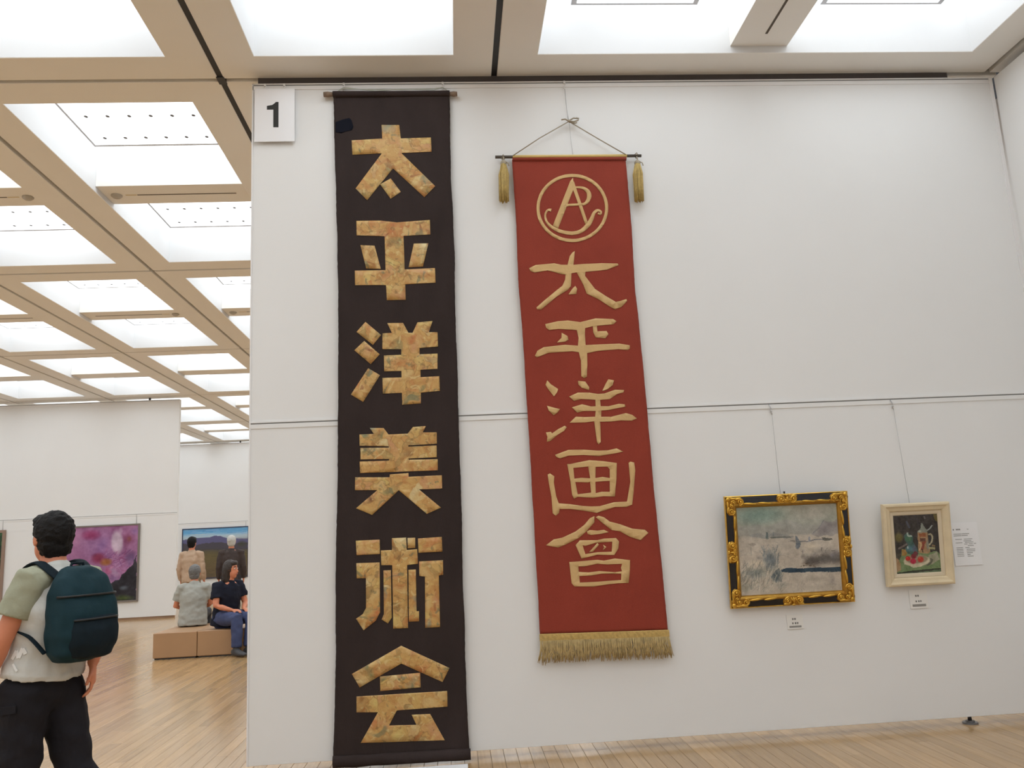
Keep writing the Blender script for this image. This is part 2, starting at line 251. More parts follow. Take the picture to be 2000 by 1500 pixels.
RED_GLYPHS={'emblem':[[[(1242,3885),(1239,3858),(1233,3832),(1225,3806),(1214,3781),(1200,3757),(1185,3734),(1168,3713),(1148,3694),(1127,3676),(1104,3661),(1080,3648),(1055,3637),(1030,3629),(1003,3623),(976,3619),(950,3619),(923,3621),(897,3625),(871,3632),(847,3642),(823,3654),(801,3668),(781,3684),(762,3703),(745,3723),(731,3745),(718,3768),(708,3792),(700,3817),(695,3844),(693,3870),(693,3897),(696,3924),(701,3950),(709,3976),(719,4002),(732,4026),(747,4049),(765,4070),(784,4090),(805,4108),(828,4124),(852,4138),(877,4149),(903,4157),(930,4164),(957,4167),(984,4168),(1011,4166),(1038,4162),(1064,4155),(1089,4145),(1112,4133),(1135,4118),(1156,4101),(1175,4083),(1191,4062),(1206,4040),(1219,4016),(1228,3991),(1236,3966),(1241,3939),(1243,3912)],[(1218,3886),(1215,3861),(1210,3837),(1202,3814),(1192,3791),(1180,3769),(1166,3749),(1150,3729),(1132,3712),(1113,3696),(1092,3682),(1070,3670),(1048,3660),(1024,3653),(1000,3647),(976,3644),(951,3644),(927,3646),(903,3650),(880,3656),(857,3665),(836,3676),(816,3688),(797,3703),(780,3720),(765,3738),(751,3758),(740,3779),(731,3801),(724,3824),(719,3848),(717,3872),(717,3897),(720,3921),(724,3945),(732,3969),(741,3992),(753,4014),(767,4034),(783,4054),(800,4072),(819,4088),(840,4102),(862,4115),(885,4125),(908,4133),(933,4138),(958,4141),(982,4142),(1007,4141),(1031,4136),(1055,4130),(1078,4121),(1099,4110),(1120,4097),(1139,4082),(1156,4065),(1171,4046),(1185,4026),(1196,4005),(1205,3982),(1212,3959),(1216,3935),(1218,3910)]],[[(987,4137),(963,4108),(810,3755),(847,3727),(991,4057),(989,4107)]],[[(983,4103),(992,4107),(1078,3772),(1057,3758),(977,4057)]],[[(905,3924),(1041,3928),(1040,3911),(900,3903)]],[[(960,4050),(972,4051),(985,4052),(997,4052),(1010,4052),(1022,4050),(1036,4048),(1048,4045),(1058,4040),(1065,4035),(1072,4028),(1078,4020),(1082,4013),(1084,4007),(1085,4000),(1086,3993),(1085,3986),(1085,3980),(1083,3972),(1081,3965),(1078,3957),(1074,3951),(1070,3944),(1066,3938),(1062,3934),(1058,3932),(1053,3930),(1046,3929),(1040,3927),(1041,3911),(1048,3911),(1055,3911),(1063,3912),(1071,3915),(1080,3920),(1088,3926),(1096,3934),(1102,3942),(1108,3951),(1113,3962),(1118,3973),(1120,3985),(1120,3997),(1118,4009),(1114,4021),(1108,4032),(1100,4041),(1090,4049),(1078,4056),(1066,4061),(1053,4064),(1039,4066),(1024,4066),(1011,4066),(998,4066),(985,4065),(972,4064),(959,4063)]],[[(807,3889),(801,3889),(795,3890),(787,3890),(779,3887),(772,3883),(766,3878),(761,3871),(757,3863),(753,3855),(751,3846),(749,3835),(749,3824),(750,3813),(752,3800),(756,3787),(761,3775),(768,3764),(775,3753),(784,3743),(794,3734),(805,3725),(817,3716),(831,3708),(845,3700),(862,3693),(880,3687),(898,3683),(915,3679),(932,3677),(948,3675),(964,3676),(980,3677),(995,3680),(1009,3684),(1024,3690),(1039,3698),(1053,3708),(1068,3720),(1082,3733),(1095,3746),(1104,3760),(1112,3774),(1118,3787),(1124,3799),(1129,3811),(1133,3823),(1137,3832),(1140,3840),(1145,3846),(1151,3852),(1156,3857),(1159,3859),(1163,3859),(1169,3857),(1174,3854),(1176,3852),(1176,3851),(1176,3848),(1174,3844),(1175,3844),(1176,3844),(1173,3846),(1168,3848),(1163,3851),(1156,3838),(1161,3835),(1166,3832),(1172,3829),(1181,3829),(1188,3836),(1191,3843),(1193,3852),(1191,3861),(1185,3868),(1178,3874),(1168,3878),(1157,3879),(1147,3876),(1138,3870),(1129,3863),(1121,3854),(1114,3844),(1109,3833),(1104,3823),(1098,3812),(1091,3801),(1084,3790),(1077,3779),(1069,3769),(1059,3757),(1048,3745),(1035,3733),(1024,3724),(1013,3717),(1001,3712),(989,3708),(977,3706),(964,3704),(950,3704),(936,3705),(921,3707),(905,3710),(888,3714),(871,3719),(856,3725),(843,3731),(830,3738),(819,3745),(808,3752),(799,3760),(790,3768),(783,3776),(776,3785),(771,3794),(768,3805),(765,3816),(763,3826),(763,3835),(764,3843),(767,3851),(769,3857),(773,3863),(776,3867),(780,3870),(784,3872),(787,3872),(791,3870),(796,3868),(802,3866)]]],'tai':[[[(612,3423),(662,3447),(802,3456),(856,3443),(902,3441),(923,3509),(946,3538),(964,3548),(956,3497),(947,3440),(1024,3445),(1165,3448),(1284,3442),(1290,3429),(1196,3395),(1034,3383),(1029,3351),(1098,3248),(1175,3192),(1248,3144),(1283,3150),(1330,3164),(1334,3148),(1287,3103),(1237,3087),(1204,3106),(1117,3169),(1033,3213),(1013,3279),(968,3380),(928,3375),(918,3275),(893,3247),(800,3193),(685,3102),(654,3105),(651,3120),(716,3174),(803,3242),(854,3280),(877,3326),(883,3366),(859,3368),(750,3403),(652,3388),(621,3401)]],[[(895,3211),(929,3257),(951,3276),(963,3252),(954,3213)]]],'hei':[[[(709,2990),(803,3008),(879,3012),(971,2996),(1087,3022),(1218,3013),(1243,2995),(1218,2973),(1093,2964),(1094,2922),(1163,2923),(1175,2898),(1149,2867),(1077,2877),(1062,2916),(1062,2962),(1004,2949),(999,2904),(999,2821),(1108,2823),(1253,2824),(1328,2809),(1327,2784),(1311,2774),(1243,2782),(1090,2774),(1007,2760),(1002,2667),(992,2584),(971,2573),(952,2589),(957,2703),(945,2769),(899,2778),(721,2772),(634,2741),(619,2753),(640,2790),(689,2816),(847,2828),(942,2818),(950,2877),(940,2937),(806,2949),(734,2944),(714,2962)]],[[(788,2848),(823,2882),(827,2920),(868,2894),(875,2866),(848,2851)]]],'yo':[[[(700,2567),(725,2537),(776,2500),(767,2476),(742,2446),(702,2503),(685,2535)]],[[(687,2380),(736,2364),(781,2352),(762,2328),(732,2308),(697,2345)]],[[(669,2186),(705,2189),(712,2177),(758,2206),(808,2229),(822,2218),(803,2194),(752,2165),(695,2122),(672,2118),(677,2154)]],[[(925,2555),(979,2548),(1005,2506),(1003,2483),(948,2504),(927,2527)]],[[(1150,2559),(1192,2549),(1179,2514),(1138,2483),(1100,2475),(1126,2523)]],[[(853,2441),(918,2468),(1002,2465),(1065,2453),(1114,2454),(1194,2479),(1261,2474),(1256,2458),(1206,2445),(1150,2412),(1079,2408),(1080,2362),(1136,2359),(1215,2374),(1257,2369),(1262,2351),(1205,2343),(1141,2331),(1083,2330),(1078,2284),(1152,2281),(1262,2304),(1307,2289),(1340,2261),(1300,2246),(1220,2252),(1149,2246),(1068,2248),(1067,2180),(1062,2100),(1045,2083),(1035,2101),(1030,2167),(1025,2253),(960,2247),(845,2250),(893,2292),(955,2286),(1034,2286),(1041,2328),(951,2331),(905,2321),(868,2361),(944,2381),(1009,2363),(1043,2363),(1044,2411),(943,2420),(886,2408)]]],'ga':[[[(725,2021),(822,2053),(933,2050),(1037,2039),(1113,2038),(1174,2050),(1221,2024),(1153,2013),(1041,1999),(930,2012),(820,2011),(763,1994),(735,2005)]],[[(809,1952),(830,1951),(970,1973),(1073,1961),(1168,1944),(1158,1831),(1137,1706),(1056,1712),(979,1704),(870,1716),(842,1704),(831,1730),(825,1825)],[(852,1923),(960,1927),(968,1843),(906,1849),(854,1846)],[(1013,1923),(1098,1921),(1114,1901),(1110,1838),(1058,1849),(1006,1843)],[(860,1822),(952,1814),(966,1819),(968,1741),(871,1734)],[(1004,1817),(1108,1819),(1103,1741),(1044,1744),(1001,1736)]],[[(664,1883),(681,1891),(711,1868),(705,1824),(716,1728),(731,1677),(812,1667),(907,1649),(962,1644),(1023,1643),(1128,1666),(1222,1666),(1237,1725),(1257,1806),(1254,1940),(1267,1950),(1295,1942),(1299,1886),(1275,1730),(1258,1643),(1215,1628),(1133,1632),(1000,1597),(905,1617),(810,1633),(735,1637),(730,1610),(705,1590),(684,1609),(682,1723),(668,1832)]]],'kai':[[[(980,1575),(978,1533),(916,1471),(859,1428),(763,1387),(708,1369),(624,1389),(680,1427),(743,1436),(839,1474),(904,1517),(946,1561)]],[[(989,1567),(1010,1576),(1048,1564),(1089,1531),(1162,1509),(1246,1474),(1336,1462),(1360,1439),(1299,1391),(1226,1418),(1158,1459),(1097,1472),(1037,1522)]],[[(920,1471),(940,1479),(995,1472),(1042,1476),(1076,1458),(1025,1450),(946,1444),(923,1453)]],[[(833,1380),(866,1412),(990,1406),(1038,1415),(1124,1415),(1144,1391),(1136,1342),(1104,1298),(983,1306),(869,1284)],[(883,1377),(902,1370),(973,1388),(1095,1391),(1087,1322),(985,1323),(898,1315)]],[[(989,1387),(1000,1375),(954,1329),(924,1326)]],[[(1029,1374),(1051,1355),(1024,1334),(1034,1355)]],[[(781,1266),(857,1267),(981,1271),(1027,1263),(1106,1274),(1214,1257),(1207,1188),(1191,1102),(1109,1103),(1047,1100),(938,1089),(807,1098),(789,1120)],[(843,1233),(885,1230),(979,1244),(1049,1235),(1154,1235),(1144,1206),(1150,1183),(1099,1180),(991,1193),(913,1188),(844,1195)],[(846,1167),(927,1165),(1006,1175),(1143,1167),(1140,1124),(1064,1124),(971,1121),(847,1122)]]]}
PATCH=[(-805,4624),(-750,4645),(-701,4657),(-684,4638),(-671,4585),(-682,4556),(-734,4544),(-761,4532),(-806,4541)]
DIGIT=[(-1253,4800),(-1233,4800),(-1233,4591),(-1272,4592),(-1272,4737),(-1320,4737),(-1320,4768),(-1279,4776),(-1262,4790)]
BLK_L=[(-819,4863),(-817,4617),(-810,4242),(-803,3755),(-800,3320),(-800,2973),(-808,2558),(-812,2227),(-819,1866),(-830,1548),(-841,1169),(-840,864),(-847,566),(-856,274),(-868,114),(-865,31)]
BLK_R=[(69,4862),(64,4605),(55,4227),(60,3816),(61,3534),(49,3101),(51,2754),(46,2414),(42,2008),(43,1648),(35,1331),(32,1157),(34,951),(30,647),(29,283),(36,88),(35,-15)]
RED_L=[(527,4294),(532,3765),(527,3283),(537,2969),(543,2358),(546,1914),(548,1411),(550,782)]
RED_R=[(1408,4283),(1411,3745),(1402,3258),(1413,2902),(1421,2324),(1424,1839),(1434,1367),(1446,766)]

# ================================================================== SETTING
# ---- floor: a dark sub-floor carrying real planks that run away from the camera
FX0, FX1, FY0, FY1 = -14.4, 5.2, -6.2, 33.0
mb = MB(); mb.box(FX0, FX1, FY0, FY1, -.06, -.011)
floor = solo(mb, 'floor', mat('subfloor', (.06, .04, .025), .9), 'pale oak plank floor with a polished sheen across the whole gallery', 'floor', (0, 0, 0), kind='structure')
rng = random.Random(4)
PW, PL = .09, 1.82
planks = []
nx = int((FX1 - FX0) / PW)
for i in range(nx):
    x0 = FX0 + i * PW; y = FY0 - rng.random() * PL
    while y < FY1:
        y1 = y + PL
        planks.append((x0, max(y, FY0), min(y1, FY1), rng.random(), rng.random())); y = y1
def plank_geo(mb, x0, y0, y1):
    g = .0009; c = .0016
    a, b, y0, y1 = x0 + g, x0 + PW - g, y0 + g, y1 - g
    vs = [(a, y0, -.011), (b, y0, -.011), (b, y1, -.011), (a, y1, -.011), (a, y0, -c), (b, y0, -c), (b, y1, -c), (a, y1, -c),
          (a + c, y0 + c, 0), (b - c, y0 + c, 0), (b - c, y1 - c, 0), (a + c, y1 - c, 0)]
    mb.add(vs, [(0, 1, 5, 4), (1, 2, 6, 5), (2, 3, 7, 6), (3, 0, 4, 7), (4, 5, 9, 8), (5, 6, 10, 9), (6, 7, 11, 10), (7, 4, 8, 11), (8, 9, 10, 11)])
def plank_tint(t, h):
    base = Vector((.45, .285, .135)); k = .86 + .26 * t
    return (base.x * k, base.y * k * (1 + .03 * (h - .5)), base.z * k * (1 + .10 * (h - .5)), 1)
def set_tint(me, cols):
    a = me.color_attributes.new('tint', 'FLOAT_COLOR', 'POINT'); a.data.foreach_set('color', np.repeat(np.array(cols, 'f'), 12, axis=0).ravel())
def plank_score(p):
    x0, y0, y1, t, h = p; best = None
    for q in (0, .25, .5, .75, 1):
        y = y0 + (y1 - y0) * q; c = project((x0 + PW / 2, y, 0))
        if c and -20 < c[0] < 2020 and c[1] < 1515 and (y < 6.3 or x0 < -1.43 - .22 * (y - 5.9)) and y < 19.3:
            best = y if best is None else min(best, y)
    return best
sc = sorted([(s_, i) for i, s_ in ((i, plank_score(p)) for i, p in enumerate(planks)) if s_ is not None])
chosen = set(i for _, i in sc[:298])
rest = MB(); rc = []
for i, p in enumerate(planks):
    if i in chosen:
        one = MB(); plank_geo(one, *p[:3]); o = part(one, 'plank', OAK, floor); set_tint(o.data, [plank_tint(p[3], p[4])])
    else:
        plank_geo(rest, *p[:3]); rc.append(plank_tint(p[3], p[4]))
o = part(rest, 'plank_field', OAK, floor, kind='stuff'); set_tint(o.data, rc)

# ---- ceiling: coffered modules with luminous wells, black track grooves between them
CZ = 5.03; GX, GY = 2.105, 4.48; X0, Y0 = .424, 5.95; GAP = .045; MARG = .32; BW = .45; BZ = .06
mb = MB(); mb.box(FX0 - .2, FX1 + .2, FY0, FY1 + .2, 5.95, 6.05)
ceiling = solo(mb, 'ceiling', TRACK, 'coffered beige ceiling with luminous square light wells and dark track grooves', 'ceiling', (0, 0, 0), kind='structure')
def frame_mesh(W, L):
    mb = MB(); a, b = W / 2 - GAP / 2, L / 2 - GAP / 2; c, d = W / 2 - MARG, L / 2 - MARG
    def ring(x, y, z): return [(-x, -y, z), (x, -y, z), (x, y, z), (-x, y, z)]
    mb.rings([ring(a, b, .09), ring(a, b, .004), ring(a - .004, b - .004, 0), ring(c + .003, d + .003, 0), ring(c, d, .004)], cap=False, smooth=False)
    # mitre seams at the corners
    return mb.mesh('ceiling_frame', FRAME)
def well_mesh(W, L):
    mb = MB()
    def ring(x, y, z): return [(-x, -y, z), (x, -y, z), (x, y, z), (-x, y, z)]
    mb.rings([ring(W / 2, L / 2, .004), ring(W / 2, L / 2, .55)], cap=False, smooth=False)
    mb.cur = 1; mb.add(ring(W / 2, L / 2, .55), [(0, 1, 2, 3)])
    return mb.mesh('light_well', [WELLW, GLOW2])
def panel_mesh(W, L):
    mb = MB(); mb.box(-W / 2, W / 2, -L / 2, L / 2, .352, .375)
    mb.cur = 1; z = .350; e = .024; g = .04
    mb.add([(-W / 2 + e, -L / 2 + g, z), (W / 2 - e, -L / 2 + g, z), (W / 2 - e, L / 2 - g, z), (-W / 2 + e, L / 2 - g, z)], [(0, 1, 2, 3)])
    return mb.mesh('light_panel', [mat('panel_edge', (.5, .5, .52), .6), GLOW])
def dots_mesh(W, L):
    mb = MB()
    for i in range(6):
        for j in (-1, 0, 1):
            x = (i - 2.5) * .19; y = j * .41; n = 10
            mb.add([(x + .018 * math.cos(2 * math.pi * k / n), y + .023 * math.sin(2 * math.pi * k / n), .3492) for k in range(n)], [tuple(range(n))])
    return mb.mesh('perforation', mat('perforation_grey', (.18, .18, .19), .8))
def beam_mesh(W):
    mb = MB(); mb.box(-W / 2 + .001, W / 2 - .001, -BW / 2, BW / 2, BZ, BZ + .3); return mb.mesh('cross_beam', FRAME)
def slot_mesh(W):
    mb = MB(); mb.box(-W * .28, W * .40, -.009, .009, BZ - .002, BZ + .01); mb.cur = 1; mb.box(-W * .36, -W * .285, -.009, .009, BZ - .002, BZ + .01)
    return mb.mesh('slot', [mat('slot_brown', (.09, .07, .05), .7), mat('slot_label', (.62, .5, .28), .6)])
def det_mesh(W):
    mb = MB(); c = Vector((-W * .42, 0, 0)); rings = []
    for r, z in ((.055, BZ), (.055, BZ - .012), (.035, BZ - .03), (.018, BZ - .036)):
        rings.append([(c.x + r * math.cos(2 * math.pi * k / 16), r * math.sin(2 * math.pi * k / 16), z) for k in range(16)])
    mb.rings(rings, smooth=False); return mb.mesh('smoke_detector', mat('detector', (.45, .42, .37), .5))
CM = {}
def module(cx, cy, W, L, rot=False, detail=False):
    key = (round(W, 3), round(L, 3))
    if key not in CM:
        w_ = W - 2 * MARG; l_ = L - 2 * MARG; cl = (l_ - BW) / 2
        CM[key] = (frame_mesh(W, L), well_mesh(w_, l_), panel_mesh(w_ - .18, cl - .52), dots_mesh(w_, cl), beam_mesh(w_), slot_mesh(w_), det_mesh(w_), cl)
    fm, wm, pm, dm, bm_, sm, tm, cl = CM[key]
    fr = bpy.data.objects.new('ceiling_frame', fm); link(fr, ceiling); fr.location = (cx, cy, CZ)
    if rot: fr.rotation_euler.z = math.pi / 2
    def sub(name, me, y=0., flip=False):
        o = bpy.data.objects.new(name, me); link(o, fr); o.location = (0, y, 0)
        if flip: o.rotation_euler.z = math.pi
        return o
    sub('light_well', wm); sub('cross_beam', bm_)
    for s_ in (-1, 1):
        y = s_ * (BW / 2 + cl / 2); sub('light_panel', pm, y)
        if detail: tag(sub('perforation', dm, y), kind='stuff')
    if detail:
        fl = (round(cx / GX) % 2 == 0)
        sub('slot', sm, 0, fl); sub('smoke_detector', tm, 0, fl)
for k in range(-7, 0):
    for j in range(-3, 6):
        cx = X0 + (k + .5) * GX; cy = Y0 + (j + .5) * GY
        module(cx, cy, GX, GY, detail=(j in (0, 1) and k >= -4))
for j in range(0, 6):
    for k in (0, 1): module(X0 + (k + .5) * GX, Y0 + (j + .5) * GY, GX, GY)
RW = 4.50 - X0
for n in range(5):
    module(X0 + RW / 2, Y0 - (n + .5) * 2.24, 2.24, RW, rot=True, detail=(n == 0))
def track(*b):
    t_ = MB(); t_.box(*b); part(t_, 'track', TRACK, ceiling)
for k in range(-7, 3):
    x = X0 + k * GX; zt = .004 if k in (-1, 0) else .065
    track(x - .0215 if zt < .05 else x - .03, x + .0215 if zt < .05 else x + .03, Y0 if k > 0 else FY0, FY1, CZ + zt, CZ + .16)
for j in range(-2, 7):
    y = Y0 + j * GY; track(FX0, X0 if j < 0 else FX1, y - .03, y + .03, CZ + .092, CZ + .161)
for n in range(1, 6): track(X0, 4.5, Y0 - n * 2.24 - .03, Y0 - n * 2.24 + .03, CZ + .093, CZ + .162)
track(4.5 - .03, 4.5 + .03, FY0, Y0, CZ + .05, CZ + .16)
ce = MB(); ce.box(4.5 + GAP / 2, 5.2, FY0, Y0 - GAP / 2, CZ, CZ + .1); part(ce, 'ceiling_edge', FRAME, ceiling)
tj = MB()
tj.box(X0 - GX - .03, X0 - GX + .03, Y0 - .05, Y0 + .05, CZ - .006, CZ + .03)
part(tj, 'track_joint', DARKM, ceiling)

# ---- partition walls
def hang_wall(name, label, x0, x1, y, th=.1, z0=.055, z1=4.964, rails=True, posts=(), feet=()):
    mb = MB(); mb.box(x0, x1, y, y + th, z0, z1)
    o = solo(mb, name, WALL, label, 'wall', ((x0 + x1) / 2, y, z0), kind='structure'); bevel(o, .002)
    r = MB(); r.box(x0, x1, y - .006, y + .001, 4.915, 4.946); part(r, 'top_rail', ALU, o)
    r = MB(); r.box(x0, x1, y - .0015, y + .001, 4.946, 4.957); part(r, 'rail_slot', GREYM, o)
    r = MB(); r.box(x0, x1, y - .006, y + .001, 4.957, 4.966); part(r, 'rail_lip', ALU, o)
    if rails:
        r = MB(); r.box(x0 + .004, x1, y - .005, y + .001, 2.300, 2.331); part(r, 'picture_rail', WALL, o)
        r = MB(); r.box(x0 + .004, x1, y - .001, y + .001, 2.331, 2.340); part(r, 'rail_slot', GREYM, o)
        r = MB(); r.box(x0 + .004, x1, y - .007, y + .001, 2.340, 2.352); part(r, 'rail_lip', WALL, o)
    for px in posts:
        r = MB(); r.box(px - .02, px + .02, y + .03, y + .07, z1, CZ + .11); part(r, 'hanger_post', DARKM, o)
    for px in feet:
        r = MB()
        for r0, a, b in ((.052, 0, .010), (.030, .010, .022)):
            r.rings([[(px + r0 * math.cos(2 * math.pi * k / 20), y + .045 + r0 * math.sin(2 * math.pi * k / 20), z) for k in range(20)] for z in (a, b)], smooth=False)
        f = part(r, 'foot_plate', mat('foot_grey', (.2, .2, .21), .35, metal=.5), o)
        r = MB(); r.tube([(px, y + .045, .02), (px, y + .045, z0 + .002)], .013, 12); part(r, 'foot_post', DARKM, f)
    return o
wall_front = hang_wall('wall_front', 'large white hanging partition carrying the two banners and two paintings', -1.433, 4.505, 5.9, posts=(-.59, 3.62), feet=(3.585,))
r = MB(); r.box(-1.437, -1.427, 5.894, 6.004, .055, 4.966); part(r, 'edge_trim', ALU, wall_front)
r = MB(); r.box(4.478, 4.507, 5.893, 5.9005, .055, 4.966); part(r, 'edge_trim', ALU, wall_front)
r = MB(); r.box(-1.40, 4.15, 5.925, 5.975, 4.964, CZ + .09); part(r, 'gap_shade', mat('gap_shade_dark', (.075, .062, .06), .7), wall_front)  # dark box added to put shade into the gap between partition and ceiling
wall_far_left = hang_wall('wall_far_left', 'white far partition behind the walking man with the flower painting', -14.3, -6.36, 19.52, posts=(-7.06,))
wall_far = hang_wall('wall_far', 'farthest white partition where the mountain painting hangs', -12.6, 5.1, 28.3, posts=(-7.2,))
mb = MB(); mb.box(4.522, 4.62, -6.2, 5.893, .055, 4.964)
wr = solo(mb, 'wall_right', WALL, 'white side partition at the right edge of the picture', 'wall', (4.57, 0, .055), kind='structure'); bevel(wr, .002)
r = MB(); r.box(4.516, 4.523, -6.2, 5.86, 2.300, 2.340); part(r, 'picture_rail', WALL, wr)
mb = MB(); mb.box(5.1, 5.2, -6.2, 33.0, 0, 5.2)
solo(mb, 'wall_right_back', WALL, 'white wall closing the gallery behind the big partition', 'wall', (5.15, 20, 0), kind='structure')
mb = MB(); mb.box(-14.45, -14.31, -6.2, 33.0, 0, 5.2)
solo(mb, 'wall_left', WALL, 'white wall closing the gallery on the left', 'wall', (-14.4, 10, 0), kind='structure')
mb = MB(); mb.box(-14.4, 5.2, -6.3, -6.2, 0, 5.2)
solo(mb, 'wall_rear', WALL, 'white wall closing the gallery behind the viewer', 'wall', (-4, -6.25, 0), kind='structure')
mb = MB(); mb.box(-14.4, 5.2, 33.0, 33.1, 0, 5.2)
solo(mb, 'wall_back', WALL, 'white wall closing the far end of the gallery', 'wall', (-4, 33, 0), kind='structure')
GAPBROWN = mat('gap_strip_brown', (.42, .27, .17), .5, var=.2, vscale=3)  # brown strips filling the gaps between far partitions and floor
mb = MB(); mb.box(-14.3, -6.37, 19.55, 19.59, 0.0, .054)
solo(mb, 'gap_strip_back', GAPBROWN, 'brown strip filling the gap under the far left partition', 'gap_strip', (-10, 19.55, 0), kind='structure')
mb = MB(); mb.box(-12.6, 5.1, 28.33, 28.37, 0.0, .054)
solo(mb, 'gap_strip_far', GAPBROWN, 'brown strip filling the gap under the farthest partition', 'gap_strip', (-4, 28.33, 0), kind='structure')

# ================================================================== BANNERS
def cloth_w(x, z, seed, amp):
    p = Vector((x * 2.2 + seed, z * .9, seed * 1.7))
    a = noise.noise(p) * .6 + noise.noise(p * 2.7) * .3
    # soft diagonal creases, stronger lower down
    k = max(0., min(1., (2.2 - z) / 2.2))
    cr = math.sin((z * 5.2 + x * 1.7 + noise.noise(p * 1.3) * 2.2)) * .35 * k
    return amp * (a + cr)
def lerp_edge(E, z):
    for (x0, z0), (x1, z1) in zip(E, E[1:]):
        if z <= z0 and z >= z1: return x0 + (x1 - x0) * (z0 - z) / max(1e-6, z0 - z1)
    return E[0][0] if z > E[0][1] else E[-1][0]
def cloth(L, R, ztop, zbot_l, zbot_r, y, seed, amp, nxs, nzs, fray=0., mats=None, name='cloth', parent=None, thick=.0012):
    L = [(a / 1000, b / 1000) for a, b in L]; R = [(a / 1000, b / 1000) for a, b in R]
    vs = []; fs = []
    for j in range(nzs + 1):
        for i in range(nxs + 1):
            u = i / nxs; zb = zbot_l + (zbot_r - zbot_l) * u; z = ztop + (zb - ztop) * j / nzs
            l = lerp_edge(L, z); r_ = lerp_edge(R, z); x = l + (r_ - l) * u
            if i in (0, nxs): x += fray * noise.noise(Vector((z * 5, i, seed))) + fray * .5 * noise.noise(Vector((z * 31, i, seed)))
            vs.append((x, y - cloth_w(x, z, seed, amp), z))
    for j in range(nzs):
        for i in range(nxs):
            a = j * (nxs + 1) + i; fs.append((a, a + 1, a + nxs + 2, a + nxs + 1))
    mb = MB(); mb.add(vs, fs, True); o = part(mb, name, mats, parent)
    s_ = o.modifiers.new('solid', 'SOLIDIFY'); s_.thickness = thick; s_.offset = 0
    return o
def applique(pieces, y, seed, amp, lift, name, mats, parent, thick=.0022, label=None):
    bm = bmesh.new()
    for pc in pieces:
        loops = [[Vector((a / 1000, b / 1000, 0)) for a, b in l] for l in pc]
        flat = [p for l in loops for p in l]
        vs = [bm.verts.new((p.x, 0, p.y)) for p in flat]
        for t in geometry.tessellate_polygon(loops):
            try: bm.faces.new([vs[i] for i in t])
            except ValueError: pass
    xs = [v.co.x for v in bm.verts]; zs = [v.co.z for v in bm.verts]
    step = .05
    for lo, hi, n in ((min(xs), max(xs), (1, 0, 0)), (min(zs), max(zs), (0, 0, 1))):
        q = math.floor(lo / step) * step
        while q < hi:
            q += step
            bmesh.ops.bisect_plane(bm, geom=bm.verts[:] + bm.edges[:] + bm.faces[:], plane_co=Vector(n) * q, plane_no=n)
    bmesh.ops.recalc_face_normals(bm, faces=bm.faces)
    for f in bm.faces:
        f.normal_update()
        if f.normal.y > 0: f.normal_flip()
        f.smooth = True
    off = ORG[parent.name]
    for v in bm.verts:
        v.co.y = y - cloth_w(v.co.x, v.co.z, seed, amp) - lift; v.co -= off
    me = bpy.data.meshes.new(name); bm.to_mesh(me); bm.free()
    for M in mats: me.materials.append(M)
    o = bpy.data.objects.new(name, me); link(o, parent); tag(o, label)
    s_ = o.modifiers.new('solid', 'SOLIDIFY'); s_.thickness = thick; s_.offset = -1
    if len(mats) > 1: s_.material_offset_rim = 1
    return o

# ---- black banner
YB = 5.862
ban = thing('hanging_banner', 'tall dark brown cloth banner with six patchwork gold brocade characters', 'banner', (-.39, YB, .02))
SB, AB = 3.1, .0075
cloth(BLK_L, BLK_R, 4.872, .075, .06, YB, SB, AB, 44, 220, fray=.0045, mats=BLACKCLOTH, name='cloth', parent=ban)
# rolled hem with the lower rod
mb = MB()
rings = []
for i in range(40):
    u = i / 39; x = -.868 + u * .91; zc = .055 - .008 * u + .004 * noise.noise(Vector((x * 5, 1, 2))); yc = YB - .002
    rr = .030 + .003 * noise.noise(Vector((x * 9, 4, 1)))
    rings.append([(x, yc + rr * .8 * math.cos(q), max(.004, zc + rr * 1.25 * math.sin(q))) for q in [2 * math.pi * k / 14 for k in range(14)]])
mb.rings(rings); part(mb, 'rolled_hem', BLACKCLOTH, ban)
# top sleeve and pole
mb = MB(); rings = []
for i in range(40):
    u = i / 39; x = -.822 + u * .892; zc = 4.852 - .004 * u; rr = .024 + .003 * noise.noise(Vector((x * 7, 0, 3)))
    rings.append([(x, YB + rr * math.cos(q), zc + rr * math.sin(q)) for q in [2 * math.pi * k / 14 for k in range(14)]])
mb.rings(rings); part(mb, 'pole_sleeve', BLACKCLOTH, ban)
mb = MB(); mb.tube([(-.892, YB, 4.852), (-.86, YB, 4.852), (-.82, YB, 4.852), (.07, YB, 4.846), (.10, YB, 4.845), (.128, YB, 4.846)], [.019, .021, .016, .016, .021, .017], 12)
part(mb, 'pole', WOODPOLE, ban)
mb = MB()
for d, z in ((0, 4.889), (.012, 4.896)):
    mb.tube([(-.80, YB - .01, 4.862), (-.742, YB + .012, 4.906 + d), (-.5, YB + .01, 4.895 - d), (-.3, YB + .01, 4.891 + d * .5), (-.05, YB + .01, 4.899 - d), (.018, YB + .012, 4.910), (.062, YB - .006, 4.866)], .0032, 6)
part(mb, 'cord', CORDL, ban)
def s_hook(parent, x, y, ztop, size=.05):
    mb = MB(); pts = []
    for i in range(13):
        t = i / 12; pts.append((x + .008 * math.sin(t * 2 * math.pi), y - .010 * math.sin(t * math.pi), ztop - size * t))
    mb.tube(pts, .0035, 6); mb.box(x - .007, x + .007, y - .006, y + .008, ztop - .006, ztop + .012)
    return part(mb, 'hook', ALU, parent)
s_hook(ban, -.742, 5.886, 4.948); s_hook(ban, .018, 5.886, 4.948)
applique([[PATCH]], YB, SB, AB, .0025, 'patch', [NAVYPATCH], ban, .0012, 'dark navy mending patch')
